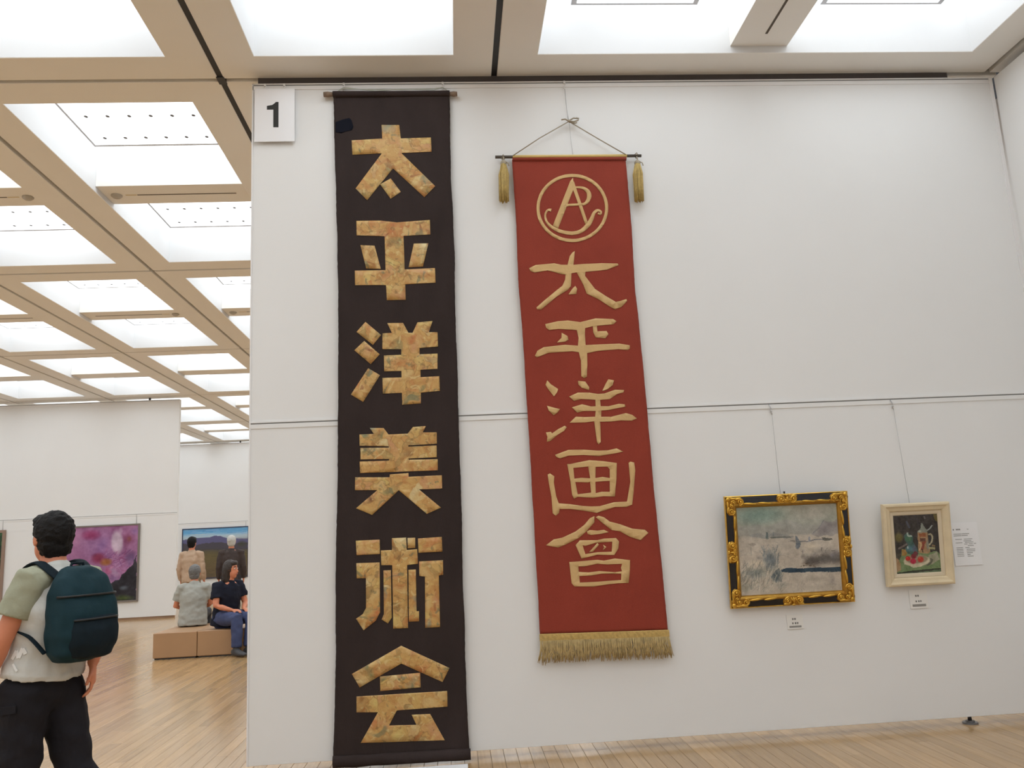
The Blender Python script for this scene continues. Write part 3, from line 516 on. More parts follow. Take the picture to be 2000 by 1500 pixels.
for k, lab in zip(('tai', 'hei', 'yo', 'bi', 'jutsu', 'kai'), ('character 太', 'character 平', 'character 洋', 'character 美', 'character 術', 'character 会')):
    applique(BLACK_GLYPHS[k], YB, SB, AB, .004, 'character', [BROCADE, TANCLOTH], ban, .0025, 'gold brocade ' + lab)
# sheet on the floor under the hem
mb = MB(); mb.box(-.52, .02, 5.64, 5.80, .0005, .003)
solo(mb, 'floor_sheet', PAPER, 'white sheet lying on the floor below the dark banner', 'sheet', (-.25, 5.72, 0))

# ---- red banner
YR = 5.862
rb = thing('hanging_banner', 'rust red cloth banner with round emblem, tassels and gold fringe', 'banner', (.98, YR, .6))
SR, AR = 9.4, .006
cloth(RED_L, RED_R, 4.292, .79, .768, YR, SR, AR, 40, 170, fray=.0025, mats=REDCLOTH, name='cloth', parent=rb)
mb = MB(); mb.tube([(.399, YR, 4.318), (.7, YR, 4.316), (1.2, YR, 4.312), (1.532, YR, 4.310)], .0115, 12); part(mb, 'rod', RODM, rb)
mb = MB(); mb.tube([(.532, YR, 4.3175), (.7, YR, 4.316), (1.2, YR, 4.312), (1.418, YR, 4.3105)], .0135, 14); part(mb, 'rod_sleeve', mat('yellow_gold_ribbon', (.66, .47, .16), .5), rb)
mb = MB(); mb.tube([(.530, YR, 4.295), (.97, YR, 4.291), (1.412, YR, 4.286)], .0145, 12); part(mb, 'sleeve_seam', REDCLOTH, rb)
mb = MB()
mb.tube([(.532, YR - .012, 4.320), (.75, YR, 4.47), (.985, YR, 4.605)], .0042, 6); mb.tube([(1.41, YR - .012, 4.315), (1.2, YR, 4.46), (.985, YR, 4.605)], .0042, 6)
# bow at the peak
for pts in ([(.985, YR - .004, 4.605), (.955, YR - .012, 4.618), (.925, YR - .012, 4.613)], [(.985, YR - .006, 4.607), (1.02, YR - .014, 4.625), (1.055, YR - .014, 4.622)],
            [(.985, YR - .006, 4.604), (1.02, YR - .012, 4.596), (1.055, YR - .014, 4.606), (1.062, YR - .012, 4.622), (1.04, YR - .012, 4.628)], [(.985, YR, 4.60), (1.03, YR - .01, 4.585), (1.045, YR - .01, 4.59)]):
    mb.tube(pts, .0055, 6)
mb.ellipsoid((.987, YR - .006, 4.606), Vector((.013, 0, 0)), Vector((0, .01, 0)), Vector((0, 0, .011)), 10, 6)
part(mb, 'cord', CORD, rb)
mb = MB(); mb.tube([(.973, 5.888, 4.90), (.979, 5.886, 4.70), (.985, YR, 4.607)], .0015, 5); part(mb, 'wire', WIRE, rb)
mb = MB(); mb.tube([(.987, YR + .004, 4.60), (.996, 5.89, 4.45), (1.004, 5.89, 4.33)], .0011, 5); part(mb, 'wire', WIRE, rb)
mb = MB(); mb.tube([(.982, 5.876, 4.66), (.983, 5.872, 4.625)], .003, 6); part(mb, 'wire_clip', STEEL, rb)
s_hook(rb, .972, 5.886, 4.948, .055)
for k, lab in zip(('emblem', 'tai', 'hei', 'yo', 'ga', 'kai'), ('round monogram emblem with A, P and a curved hull', 'character 太', 'character 平', 'character 洋', 'character 画', 'character 會')):
    applique(RED_GLYPHS[k], YR, SR, AR, .0035, 'emblem' if k == 'emblem' else 'character', [TANCLOTH, TANEDGE], rb, .0025, 'tan ' + lab)
def tassel(x, z, seed):
    rg = random.Random(seed); mb = MB(); y = YR - .012
    mb.tube([(x, YR - .002, z + .045), (x + .002, y - .004, z + .02), (x, y, z - .004)], .005, 6)
    for q in (-.01, .002): mb.tube([(x - .014, YR, 4.316 + q), (x, YR - .017, 4.326 + q), (x + .014, YR, 4.316 + q), (x, YR + .014, 4.306 + q), (x - .014, YR, 4.316 + q)], .004, 5)
    mb.ellipsoid((x, y, z - .018), Vector((.024, 0, 0)), Vector((0, .022, 0)), Vector((0, 0, .026)), 12, 7)
    mb.tube([(x + .015, y - .012, z - .012), (x + .035, y - .014, z - .024), (x + .04, y - .012, z - .045)], .004, 5)
    t = part(mb, 'tassel', CORD, rb)
    mb = MB()
    for i in range(90):
        a = rg.random() * 2 * math.pi; r0 = .018 * math.sqrt(rg.random()); r1 = .037 * math.sqrt(rg.random() * .9 + .1)
        zb = z - .315 - rg.random() * .02
        p0 = Vector((x + r0 * math.cos(a), y + r0 * math.sin(a), z - .02)); p2 = Vector((x - .010 + r1 * math.cos(a) + rg.uniform(-.004, .004), y + r1 * .8 * math.sin(a), zb))
        p1 = p0.lerp(p2, .3) + Vector((.016 * math.cos(a), .014 * math.sin(a), 0))
        mb.tube([p0, p1, p0.lerp(p2, .65) + Vector((.008 * math.cos(a), .007 * math.sin(a), 0)), p2], [.0035, .0036, .0034, .003], 5, cap=True)
    part(mb, 'tassel_threads', THREAD, t, kind='stuff')
tassel(.459, 4.278, 1); tassel(1.494, 4.262, 2)
# braid and fringe at the foot
mb = MB(); n = 60; rings = []
for i in range(n + 1):
    u = i / n; x = .545 + u * .906; zt = .792 - .022 * u; yy = YR - .004 - cloth_w(x, zt, SR, AR)
    zig = .003 * math.sin(i * 1.9)
    rings.append([(x, yy, zt), (x, yy - .006, zt - .004), (x, yy - .007 + .002 * math.sin(i * 2.4), zt - .02 + zig), (x, yy - .006, zt - .046), (x, yy, zt - .05), (x, yy + .003, zt - .025)])
mb.rings(rings, smooth=False); part(mb, 'braid', GOLDTRIM, rb)
rg = random.Random(8); mb = MB()
for i in range(340):
    u = (i + rg.random()) / 340; x = .548 + u * .90; zt = .792 - .022 * u - .044; yy = YR - .006 - cloth_w(x, zt, SR, AR) - rg.random() * .008
    ln = .135 + rg.uniform(-.018, .016) + (.012 if u < .05 else 0); dx = rg.gauss(0, .010) + (.016 * (u - .5) * 2) * (1 if abs(u - .5) > .4 else .3)
    q = rg.gauss(0, .006)
    mb.tube([(x, yy, zt), (x + q, yy - .004, zt - ln * .4), (x + dx * .7 - q * .4, yy - .003 - rg.random() * .004, zt - ln * .75), (x + dx, yy + rg.uniform(-.006, .004), zt - ln)], [.0028, .0033, .003, .0018], 4)
part(mb, 'fringe', FRINGE, rb, kind='stuff')

# ---- number sign
sg = thing('number_sign', 'white acrylic sign with a bold black number 1', 'sign', (-1.264, 5.88, 4.476))
mb = MB(); mb.box(-1.413, -1.113, 5.872, 5.876, 4.476, 4.911); bevel(part(mb, 'board', ACRYL, sg), .001)
mb = MB(); mb.prism([(a / 1000, b / 1000) for a, b in DIGIT], 5.8714, 5.8722); part(mb, 'digit', INK, sg, label='bold black digit 1')
for x in (-1.337, -1.193): s_hook(sg, x, 5.884, 4.945, .058)
# ================================================================== PAINTINGS
class Canvas:
    def __init__(s, w, h, seed, f=None):
        s.w, s.h = w, h; s.c = np.zeros((h, w, 3)); s.r = np.random.RandomState(seed)
        s.U, s.V = np.meshgrid((np.arange(w) + .5) / w, (np.arange(h) + .5) / h); s.f = f or (lambda x, y: (x, y))
    def nz(s, fx, fy, oct=3):
        out = np.zeros((s.h, s.w)); a = 1.
        for o in range(oct):
            gx, gy = int(fx * 2 ** o) + 3, int(fy * 2 ** o) + 3; g = s.r.rand(gy, gx)
            x = s.U * (gx - 2); y = s.V * (gy - 2); xi = x.astype(int); yi = y.astype(int); xf = x - xi; yf = y - yi
            xf = xf * xf * (3 - 2 * xf); yf = yf * yf * (3 - 2 * yf)
            out += a * ((g[yi, xi] * (1 - xf) + g[yi, xi + 1] * xf) * (1 - yf) + (g[yi + 1, xi] * (1 - xf) + g[yi + 1, xi + 1] * xf) * yf - .5); a *= .5
        return out
    def mixc(s, m_, col): s.c = s.c * (1 - m_[..., None]) + np.array(col, float) * m_[..., None]
    def vgrad(s, stops):
        for k in range(3): s.c[..., k] = np.interp(s.V, [a for a, _ in stops], [c[k] for _, c in stops])
    def blob(s, x, y, rx, ry, col, a=1., soft=.5, ang=0., jit=0.):
        u, v = s.f(x, y); u2, v2 = s.f(x + rx, y); ru = abs(u2 - u); u3, v3 = s.f(x, y + ry); rv = abs(v3 - v)
        asp = s.w / s.h * 1.; dx = (s.U - u); dy = (s.V - v); ca, sa = math.cos(ang), math.sin(ang)
        k = ru / rv if rv else 1
        X = dx; Y = dy
        if ang:
            X = dx * ca + dy * sa * s.h / s.w; Y = -dx * sa * s.w / s.h + dy * ca
        d = np.sqrt((X / ru) ** 2 + (Y / rv) ** 2)
        if jit: d = d + jit * s.nz(9, 9, 3)
        s.mixc(np.clip((1 - d) / max(soft, .01), 0, 1) * a, col)
    def poly(s, pts, col, a=1., jit=0.):
        P = [s.f(*p) for p in pts]; U, V = s.U, s.V
        if jit: U = U + jit * s.nz(14, 14, 2); V = V + jit * s.nz(14, 14, 2)
        ins = np.zeros(U.shape, bool)
        for (x0, y0), (x1, y1) in zip(P, P[1:] + P[:1]):
            if y0 == y1: continue
            c = ((y0 > V) != (y1 > V)) & (U < (x1 - x0) * (V - y0) / (y1 - y0) + x0); ins ^= c
        s.mixc(ins * a, col)
    def line(s, pts, wd, col, a=1.):
        for (x0, y0), (x1, y1) in zip(pts, pts[1:]):
            dx, dy = x1 - x0, y1 - y0; l = math.hypot(dx, dy) or 1; nx_, ny_ = -dy / l * wd / 2, dx / l * wd / 2
            s.poly([(x0 + nx_, y0 + ny_), (x1 + nx_, y1 + ny_), (x1 - nx_, y1 - ny_), (x0 - nx_, y0 - ny_)], col, a)
    def streaks(s, n, box, ln, ang, wd, cols, a=.6, spread=.3):
        r = s.r
        for i in range(n):
            x = r.uniform(box[0], box[2]); y = r.uniform(box[1], box[3]); t = ang + r.randn() * spread; l = ln * r.uniform(.5, 1.3)
            c = cols[r.randint(len(cols))]; s.line([(x, y), (x + l * math.cos(t), y - l * math.sin(t))], wd * r.uniform(.6, 1.4), c, a)
    def speck(s, fx, fy, amt): s.c = s.c + s.nz(fx, fy, 2)[..., None] * amt
def picture(cv, name, parent, x0, x1, z0, z1, y, gain=1.8, rough=.55):
    w_, h_ = cv.w, cv.h; mb = MB()
    vs = [(x0 + (x1 - x0) * i / w_, y, z1 - (z1 - z0) * j / h_) for j in range(h_ + 1) for i in range(w_ + 1)]
    fs = [(j * (w_ + 1) + i, (j + 1) * (w_ + 1) + i, (j + 1) * (w_ + 1) + i + 1, j * (w_ + 1) + i + 1) for j in range(h_) for i in range(w_)]
    me = bpy.data.meshes.new(name); me.from_pydata(vs, [], fs)
    c = np.clip(cv.c, 0, 255) / 255.; lin = np.where(c <= .04045, c / 12.92, ((c + .055) / 1.055) ** 2.4) * gain
    col = np.ones((h_ * w_, 4, 4), 'f'); col[:, :, :3] = np.clip(lin, 0, .9).reshape(-1, 1, 3)
    a = me.color_attributes.new('paint', 'FLOAT_COLOR', 'CORNER'); a.data.foreach_set('color', col.ravel())
    me.materials.append(attr_mat('oil_paint', 'paint', rough)); me.update()
    o = bpy.data.objects.new(name, me); link(o, parent); return o

# -- snow landscape
sn = Canvas(190, 160, 3, lambda x, y: ((x - 100 - .05 * (y - 135)) / 1515, (y - 135 + .0594 * (x - 100)) / 1320))
sn.vgrad([(0, (146, 146, 134)), (.18, (138, 142, 132)), (.32, (142, 139, 130)), (.36, (160, 153, 142)), (.6, (164, 155, 143)), (1, (160, 152, 140))])
sn.blob(430, 240, 420, 150, (118, 134, 126), .75, .9); sn.blob(1250, 200, 380, 180, (152, 147, 138), .6, .9)
sn.poly([(110, 420), (430, 360), (560, 430), (860, 300), (1080, 365), (1280, 380), (1280, 520), (110, 560)], (134, 134, 130), .55, .02)
sn.poly([(1250, 500), (1330, 440), (1410, 310), (1500, 330), (1640, 290), (1650, 520), (1280, 540)], (128, 124, 124), .75, .03)
sn.line([(1250, 500), (1340, 430), (1415, 305)], 14, (98, 102, 108), .6)
sn.poly([(290, 540), (420, 505), (540, 530), (660, 500), (800, 515), (960, 545), (960, 575), (560, 590), (300, 560)], (122, 124, 122), .7, .02)
sn.poly([(545, 495), (570, 500), (575, 600), (535, 600)], (80, 92, 92), .9); sn.poly([(650, 480), (665, 500), (665, 560), (640, 560)], (104, 112, 114), .7)
sn.poly([(600, 575), (720, 562), (860, 560), (940, 560), (860, 582), (620, 590)], (86, 90, 86), .7, .01)
sn.poly([(250, 665), (400, 650), (400, 690), (330, 720)], (120, 112, 104), .7, .03); sn.line([(315, 700), (320, 850)], 14, (128, 126, 116), .6)
sn.poly([(980, 545), (1005, 545), (1035, 600), (1060, 640), (1045, 720), (1010, 750), (975, 735), (985, 640)], (92, 100, 108), .95, .01)
sn.poly([(870, 625), (980, 610), (975, 640), (880, 640)], (110, 106, 102), .8, .01)
sn.line([(1050, 630), (1180, 630), (1280, 600), (1390, 598)], 16, (88, 92, 98), .85); sn.poly([(1180, 560), (1205, 560), (1212, 630), (1172, 630)], (118, 122, 132), .9)
sn.poly([(1385, 565), (1420, 565), (1545, 575), (1545, 600), (1420, 610), (1390, 608)], (70, 70, 66), .9, .01)
sn.streaks(90, (120, 600, 1000, 900), 120, .05, 9, [(172, 164, 150), (150, 143, 134), (142, 138, 130)], .4, .25)
sn.blob(1350, 760, 300, 190, (150, 143, 133), .8, .7, jit=.4); sn.blob(1420, 900, 320, 140, (96, 92, 88), .85, .8, jit=.6); sn.blob(1270, 940, 190, 90, (88, 82, 78), .7, .8, jit=.6)
sn.streaks(70, (1080, 760, 1680, 980), 50, 1.2, 12, [(110, 106, 104), (134, 130, 128), (84, 80, 78), (150, 142, 132)], .5, .9)
sn.blob(1230, 700, 170, 70, (176, 166, 148), .7, .8, jit=.5); sn.blob(1530, 840, 40, 60, (142, 142, 150), .6, .8)
sn.poly([(760, 1060), (840, 1032), (1030, 1040), (1250, 1030), (1500, 1025), (1690, 1000), (1700, 1075), (1480, 1085), (1200, 1090), (900, 1105), (770, 1090)], (38, 56, 70), .95, .008)
sn.streaks(30, (800, 1030, 1650, 1085), 110, .02, 8, [(52, 72, 86), (30, 44, 54), (64, 82, 92)], .6, .05)
sn.streaks(26, (1040, 960, 1250, 1010), 40, .2, 12, [(70, 60, 48), (150, 140, 128), (96, 84, 70)], .7, .4)
sn.blob(600, 950, 130, 130, (112, 120, 122), .6, .9, jit=.7); sn.streaks(60, (480, 780, 720, 1080), 110, 1.5, 10, [(104, 112, 116), (128, 134, 134), (90, 98, 100)], .55, .35)
sn.blob(420, 960, 200, 50, (184, 174, 156), .8, .7, jit=.5)
sn.poly([(640, 1090), (720, 1030), (760, 1080), (765, 1160), (740, 1250), (650, 1245), (610, 1160)], (86, 94, 96), .9, .03)
sn.blob(340, 1100, 180, 110, (118, 124, 120), .7, .8, jit=.7); sn.blob(350, 1170, 60, 60, (92, 98, 104), .8, .7, jit=.5)
sn.streaks(170, (150, 1010, 760, 1400), 130, 1.15, 9, [(170, 162, 146), (134, 132, 122), (100, 104, 100), (182, 174, 158), (120, 116, 104)], .5, .4)
sn.streaks(120, (770, 1120, 1690, 1400), 80, 1.5, 14, [(172, 163, 148), (148, 140, 130), (160, 150, 138), (134, 126, 118)], .4, .5)
sn.blob(1270, 1190, 140, 50, (134, 126, 114), .5, .9, jit=.6); sn.blob(1530, 1220, 60, 90, (136, 128, 124), .5, .9, jit=.5)
sn.blob(430, 230, 520, 190, (112, 134, 126), .75, .7); sn.blob(1440, 420, 190, 120, (122, 118, 120), .55, .7, jit=.6)
sn.blob(1400, 880, 330, 130, (84, 80, 76), .8, .6, jit=.9); sn.blob(1560, 830, 130, 120, (104, 102, 104), .7, .7, jit=.8); sn.blob(1250, 930, 150, 60, (74, 68, 64), .7, .7, jit=.8); sn.blob(1170, 790, 120, 90, (160, 152, 138), .6, .7, jit=.6)
sn.blob(600, 930, 110, 150, (96, 104, 108), .75, .8, jit=.9); sn.blob(340, 1110, 170, 90, (104, 112, 112), .75, .8, jit=.9); sn.blob(470, 1060, 120, 80, (120, 128, 120), .6, .8, jit=.8); sn.blob(430, 880, 70, 40, (110, 106, 104), .7, .7, jit=.6)
sn.blob(690, 1150, 90, 110, (78, 86, 90), .8, .6, jit=.6); sn.blob(250, 1330, 130, 90, (128, 128, 116), .6, .8, jit=.8); sn.blob(760, 1290, 150, 70, (132, 130, 122), .55, .8, jit=.8)
sn.streaks(80, (150, 1000, 760, 1420), 120, 1.2, 8, [(186, 178, 162), (90, 96, 96), (150, 150, 138)], .5, .35)
sn.poly([(760, 1062), (840, 1036), (1250, 1034), (1690, 1004), (1700, 1070), (1200, 1086), (900, 1100), (770, 1090)], (36, 54, 68), .8, .008)
sn.speck(5, 5, 16); sn.speck(22, 20, 18); sn.speck(110, 110, 10)

GOLD = mat('gilt_frame', (.70, .42, .075), .3, metal=1., var=.18, vscale=25)
GOLDD = mat('gilt_frame_dark', (.46, .25, .045), .36, metal=.9, var=.2, vscale=30)
LACQ = mat('black_lacquer', (.012, .012, .016), .28)
def rect_ring(x0, x1, z0, z1, y): return [(x0, y, z0), (x1, y, z0), (x1, y, z1), (x0, y, z1)]
def moulding(name, M, parent, W, H, prof, names=True):
    """four mitred rails; prof = list of (inset from the outer edge, depth towards viewer)"""
    for side in range(4):
        mb = MB(); r = []
        for d, y in prof:
            c = rect_ring(d, W - d, d, H - d, -y); r.append((c[side], c[(side + 1) % 4]))
        vs = [p for ab in r for p in ab]; n = len(r)
        fs = [(2 * i, 2 * i + 1, 2 * ((i + 1) % n) + 1, 2 * ((i + 1) % n)) for i in range(n)]
        fs += [tuple(range(0, 2 * n, 2)), tuple(range(1, 2 * n, 2))]
        mb.add(vs, fs); part(mb, name, M, parent, local=True)
def volute(mb, P, a0, b0, r0, turns, d, ph, y, th):
    """a rolled scroll: a tube winding inwards and rising towards its eye"""
    pts = []; n = int(turns * 12)
    for k in range(n + 1):
        t = k / n; r = r0 * (1 - .78 * t); q = ph + d * turns * 2 * math.pi * t
        pts.append(P(a0 + r * math.cos(q), b0 + r * math.sin(q), y - .007 * t))
    mb.tube(pts, [th * (1 - .35 * k / n) for k in range(n + 1)], 8)
    mb.ellipsoid(P(a0, b0, y - .008), Vector((th * .9, 0, 0)), Vector((0, th * .9, 0)), Vector((0, 0, th * .9)), 10, 7)
def orn_corner(sx, sz):
    mb = MB(); P = lambda a, b, y: (a * sx, y, b * sz)
    def E(x, z, rx, rz, ry, y=-.030, ang=0):
        ca, sa = math.cos(ang), math.sin(ang)
        mb.ellipsoid((x * sx, y, z * sz), Vector((rx * ca * sx, 0, rx * sa * sz)), Vector((0, ry, 0)), Vector((-rz * sa * sx, 0, rz * ca * sz)), 14, 8)
    mb.cur = 1; E(.036, .036, .040, .036, .007, -.027); E(.088, .034, .046, .031, .007, -.027); E(.034, .088, .031, .046, .007, -.027)  # darker gold backing: shade of the crevices put into the colour
    mb.cur = 0
    E(.018, .018, .017, .017, .011, -.031); E(.060, .014, .030, .009, .010, -.032); E(.014, .060, .009, .030, .010, -.032)
    E(.090, .016, .028, .011, .012, -.033, -.15); E(.016, .090, .011, .028, .012, -.033, .15)
    volute(mb, P, .104, .038, .024, 1.6, -1, 1.9, -.034, .0075); volute(mb, P, .038, .104, .024, 1.6, 1, -.3, -.034, .0075)
    volute(mb, P, .054, .040, .016, 1.3, 1, 2.6, -.037, .006); volute(mb, P, .040, .062, .014, 1.3, -1, -1., -.037, .006)
    return mb
def orn_mid(hor):
    mb = MB(); P = (lambda a, b, y: (a, y, b)) if hor else (lambda a, b, y: (b, y, a))
    def V3(a, b): return Vector((a, 0, b)) if hor else Vector((b, 0, a))
    def E(a, b, ra, rb_, ry, y=-.032): mb.ellipsoid(P(a, b, y), V3(ra, 0), Vector((0, ry, 0)), V3(0, rb_), 14, 8)
    mb.cur = 1; E(-.038, .002, .040, .034, .007, -.028); E(.038, .002, .040, .034, .007, -.028)  # darker gold behind the scrolls, colouring in the shade between them
    mb.cur = 0; E(0, .006, .009, .024, .012, -.034); E(-.052, -.018, .024, .010, .011); E(.052, -.018, .024, .010, .011); E(0, -.024, .016, .009, .010)
    for s_ in (-1, 1):
        volute(mb, (lambda a, b, y, s_=s_: P(s_ * a, b, y)), .042, .004, .026, 1.7, -1, 2.2, -.034, .0075)
        volute(mb, (lambda a, b, y, s_=s_: P(s_ * a, b, y)), .015, .012, .011, 1.2, 1, .5, -.038, .005)
    return mb
gw, gh = .903, .783
gf = thing('framed_painting', 'snowy landscape painting in an ornate black and gold frame', 'painting', (1.903, 5.872, .889))
gf.rotation_euler.x = math.radians(6.0)
moulding('outer_lip', GOLD, gf, gw, gh, [(0, 0), (0, .022), (.004, .026), (.008, .022), (.008, 0)])
moulding('frame_rail', LACQ, gf, gw, gh, [(.0075, 0), (.0075, .021), (.014, .024), (.045, .030), (.058, .032), (.058, 0)])
moulding('inner_moulding', GOLDD, gf, gw, gh, [(.052, 0), (.052, .032), (.056, .037), (.066, .038), (.072, .030), (.078, .026), (.082, .020), (.085, .014), (.085, 0)])
for side in range(4):        # twisted ribbon on the inner moulding
    ln = (gw if side % 2 == 0 else gh) - 2 * .13
    nseg = 6 if side % 2 == 0 else 5
    for i in range(nseg):
        a0 = -ln / 2 + ln * i / nseg; a1 = -ln / 2 + ln * (i + .93) / nseg
        if abs((a0 + a1) / 2) < .085: continue
        pts = []
        for q in range(6):
            t = q / 5; a = a0 + (a1 - a0) * t; b = .058 + .010 * (t - .5)
            pts.append({0: (gw / 2 + a, -.038, b), 1: (gw - b, -.038, gh / 2 + a), 2: (gw / 2 + a, -.038, gh - b), 3: (b, -.038, gh / 2 + a)}[side])
        mb = MB(); mb.tube(pts, [.003, .0075, .009, .009, .0075, .003], 8); part(mb, 'ribbon_carving', GOLD, gf, local=True)
for sx, sz, ox, oz in ((1, 1, .004, .004), (-1, 1, gw - .004, .004), (1, -1, .004, gh - .004), (-1, -1, gw - .004, gh - .004)):
    o = part(orn_corner(sx, sz), 'corner_ornament', [GOLD, GOLDD], gf, local=True); o.location = (ox, 0, oz)
for hor, ox, oz in ((True, gw / 2, .032), (True, gw / 2, gh - .032), (False, .032, gh / 2), (False, gw - .032, gh / 2)):
    o = part(orn_mid(hor), 'side_ornament', [GOLD, GOLDD], gf, local=True); o.location = (ox, 0, oz)
    if (hor and oz > .4): o.rotation_euler.y = math.pi
    if (not hor) and ox > .4: o.rotation_euler.y = math.pi
picture(sn, 'canvas', gf, .084, gw - .084, .084, gh - .084, -.013, 1.45)

# -- still life
st = Canvas(110, 146, 5, lambda x, y: ((x - 90 - .073 * (y - 130)) / 955, (y - 130 + .05 * (x - 90)) / 1285))
st.c[:] = (50, 46, 43); st.streaks(90, (90, 90, 1120, 800), 170, 1.9, 30, [(60, 52, 48), (40, 38, 38), (66, 60, 58), (48, 44, 50)], .5, .5)
st.blob(220, 610, 110, 130, (94, 86, 46), .9, .5); st.blob(210, 480, 40, 60, (84, 80, 60), .6, .7); st.line([(380, 250), (450, 400)], 40, (70, 76, 90), .7)
st.line([(210, 860), (400, 750)], 40, (112, 102, 96), .8); st.poly([(960, 90), (1060, 90), (1080, 260), (990, 230)], (98, 88, 48), .9, .02); st.line([(760, 130), (780, 200)], 30, (110, 104, 106), .7)
st.poly([(280, 1010), (290, 860), (400, 900), (900, 930), (1030, 910), (1120, 1000), (1150, 1290), (700, 1340), (190, 1400), (230, 1100)], (98, 116, 80), 1, .015)
st.poly([(150, 1010), (200, 1060), (260, 1180), (280, 1320), (180, 1370)], (140, 112, 82), .95, .02); st.poly([(150, 960), (280, 980), (240, 1120), (150, 1020)], (66, 62, 52), .9, .02)
st.poly([(285, 870), (350, 865), (420, 920), (380, 1000), (290, 1020)], (136, 104, 56), .95, .02)
st.poly([(860, 1010), (1030, 920), (1100, 1090), (930, 1200), (820, 1180)], (134, 132, 112), 1, .015); st.poly([(880, 1060), (950, 1090), (930, 1180), (830, 1240), (800, 1210), (880, 1140)], (78, 78, 66), .9, .02)
st.blob(610, 1120, 300, 130, (168, 160, 136), 1, .1); st.blob(610, 1085, 250, 100, (128, 116, 96), .95, .15)
st.poly([(335, 560), (410, 500), (530, 590), (525, 700), (600, 830), (640, 960), (620, 1020), (400, 960), (360, 850), (420, 760), (345, 660)], (58, 82, 76), 1, .012)
st.blob(430, 640, 90, 90, (62, 96, 70), .9, .6); st.blob(470, 850, 110, 90, (74, 106, 116), .9, .7); st.blob(560, 860, 60, 110, (78, 80, 100), .8, .7); st.line([(400, 500), (420, 580), (505, 580)], 34, (150, 160, 150), .9); st.line([(415, 800), (420, 850)], 26, (170, 178, 180), .8)
st.poly([(620, 500), (840, 490), (850, 700), (900, 920), (860, 970), (650, 950), (635, 800)], (140, 112, 82), 1, .008)
st.poly([(620, 480), (690, 400), (700, 290), (730, 300), (800, 420), (840, 450), (830, 500), (620, 500)], (120, 124, 114), 1, .01); st.blob(670, 470, 50, 26, (172, 172, 156), .8, .6)
st.line([(830, 450), (880, 420), (935, 340)], 26, (140, 146, 140), .95); st.poly([(640, 520), (800, 510), (800, 590), (660, 600)], (124, 72, 44), .9, .02); st.poly([(670, 620), (800, 620), (790, 700), (680, 710)], (70, 38, 34), .8, .03)
st.line([(650, 720), (700, 730), (690, 840), (650, 900)], 26, (176, 150, 110), .9); st.poly([(720, 720), (790, 700), (760, 900), (700, 890)], (120, 52, 42), .8, .03); st.blob(840, 780, 40, 150, (104, 112, 106), .8, .6); st.line([(720, 860), (740, 940)], 22, (40, 30, 26), .8)
st.line([(850, 545), (910, 530), (945, 600), (930, 700), (870, 780)], 34, (150, 142, 118), .95); st.line([(870, 840), (1000, 850)], 50, (150, 146, 106), .8); st.line([(930, 780), (1000, 800)], 40, (132, 106, 68), .7)
for x, y, r_, c in ((540, 1020, 70, (104, 34, 40)), (420, 1070, 66, (158, 38, 36)), (530, 1130, 76, (150, 34, 56)), (690, 1090, 80, (160, 58, 44)), (580, 960, 60, (92, 42, 46))): st.blob(x, y, r_, r_ * .95, c, 1, .35)
st.blob(400, 1050, 22, 20, (196, 70, 60), .8, .8); st.blob(670, 1060, 26, 24, (186, 96, 70), .8, .8); st.line([(340, 1180), (440, 1200), (520, 1250), (680, 1240), (860, 1130)], 34, (178, 170, 146), .8)
st.line([(190, 1395), (480, 1350), (1140, 1290)], 22, (34, 38, 30), .9); st.poly([(190, 1410), (1140, 1310), (1140, 1370), (190, 1430)], (84, 104, 78), .9, .02); st.blob(580, 1370, 90, 30, (36, 40, 32), .8, .6)
st.speck(12, 14, 14); st.speck(40, 50, 14)
CREAM = mat('cream_wood_frame', (.72, .60, .40), .6, bump=.1, bscale=60, var=.10, vscale=7, stretch=(1, 1, 1))
SLIP = mat('linen_slip', (.70, .60, .44), .75, bump=.15, bscale=200)
cw, chh = .503, .586
cf = thing('framed_painting', 'small still life painting of a jug and fruit in cream frame', 'painting', (3.058, 5.876, .977))
cf.rotation_euler.x = math.radians(6.5)
moulding('frame_rail', CREAM, cf, cw, chh, [(0, 0), (0, .030), (.006, .038), (.018, .040), (.026, .034), (.034, .030), (.050, .026), (.056, .020), (.058, .012), (.058, 0)])
moulding('slip', SLIP, cf, cw, chh, [(.0575, 0), (.0575, .014), (.062, .016), (.078, .013), (.086, .008), (.086, 0)])
picture(st, 'canvas', cf, .085, cw - .085, .085, chh - .085, -.007, 1.4)

# -- hanging wires of the two paintings
def wire(name, label, p0, p1):
    t = thing(name, label, 'wire', p0, group=None)
    mb = MB(); x, y, z = p0
    mb.tube([(x, y - .004, z), (x + .004, y - .012, z - .02), (x + .010, y - .010, z - .036), (x + .006, y - .006, z - .052), (x + .013, y - .008, z - .075)], .0038, 6); mb.ellipsoid((x + .009, y - .010, z - .05), Vector((.006, 0, 0)), Vector((0, .006, 0)), Vector((0, 0, .010)), 8, 6)
    part(mb, 'hook', STEEL, t)
    mb = MB(); mb.tube([(x + .013, y - .008, z - .073), p1], .0012, 5); part(mb, 'wire_line', WIRE, t)
wire('hanging_wire', 'thin wire and hook holding the snowy landscape painting', (2.347, 5.894, 2.331), (2.352, 5.868, 1.665))
wire('hanging_wire', 'thin wire and hook holding the still life painting', (3.283, 5.894, 2.331), (3.312, 5.868, 1.54))
mb = MB(); mb.box(2.347, 2.357, 5.790, 5.800, 1.666, 1.684); 
part(mb, 'frame_eyelet', DARKM, bpy.data.objects['hanging_wire'])

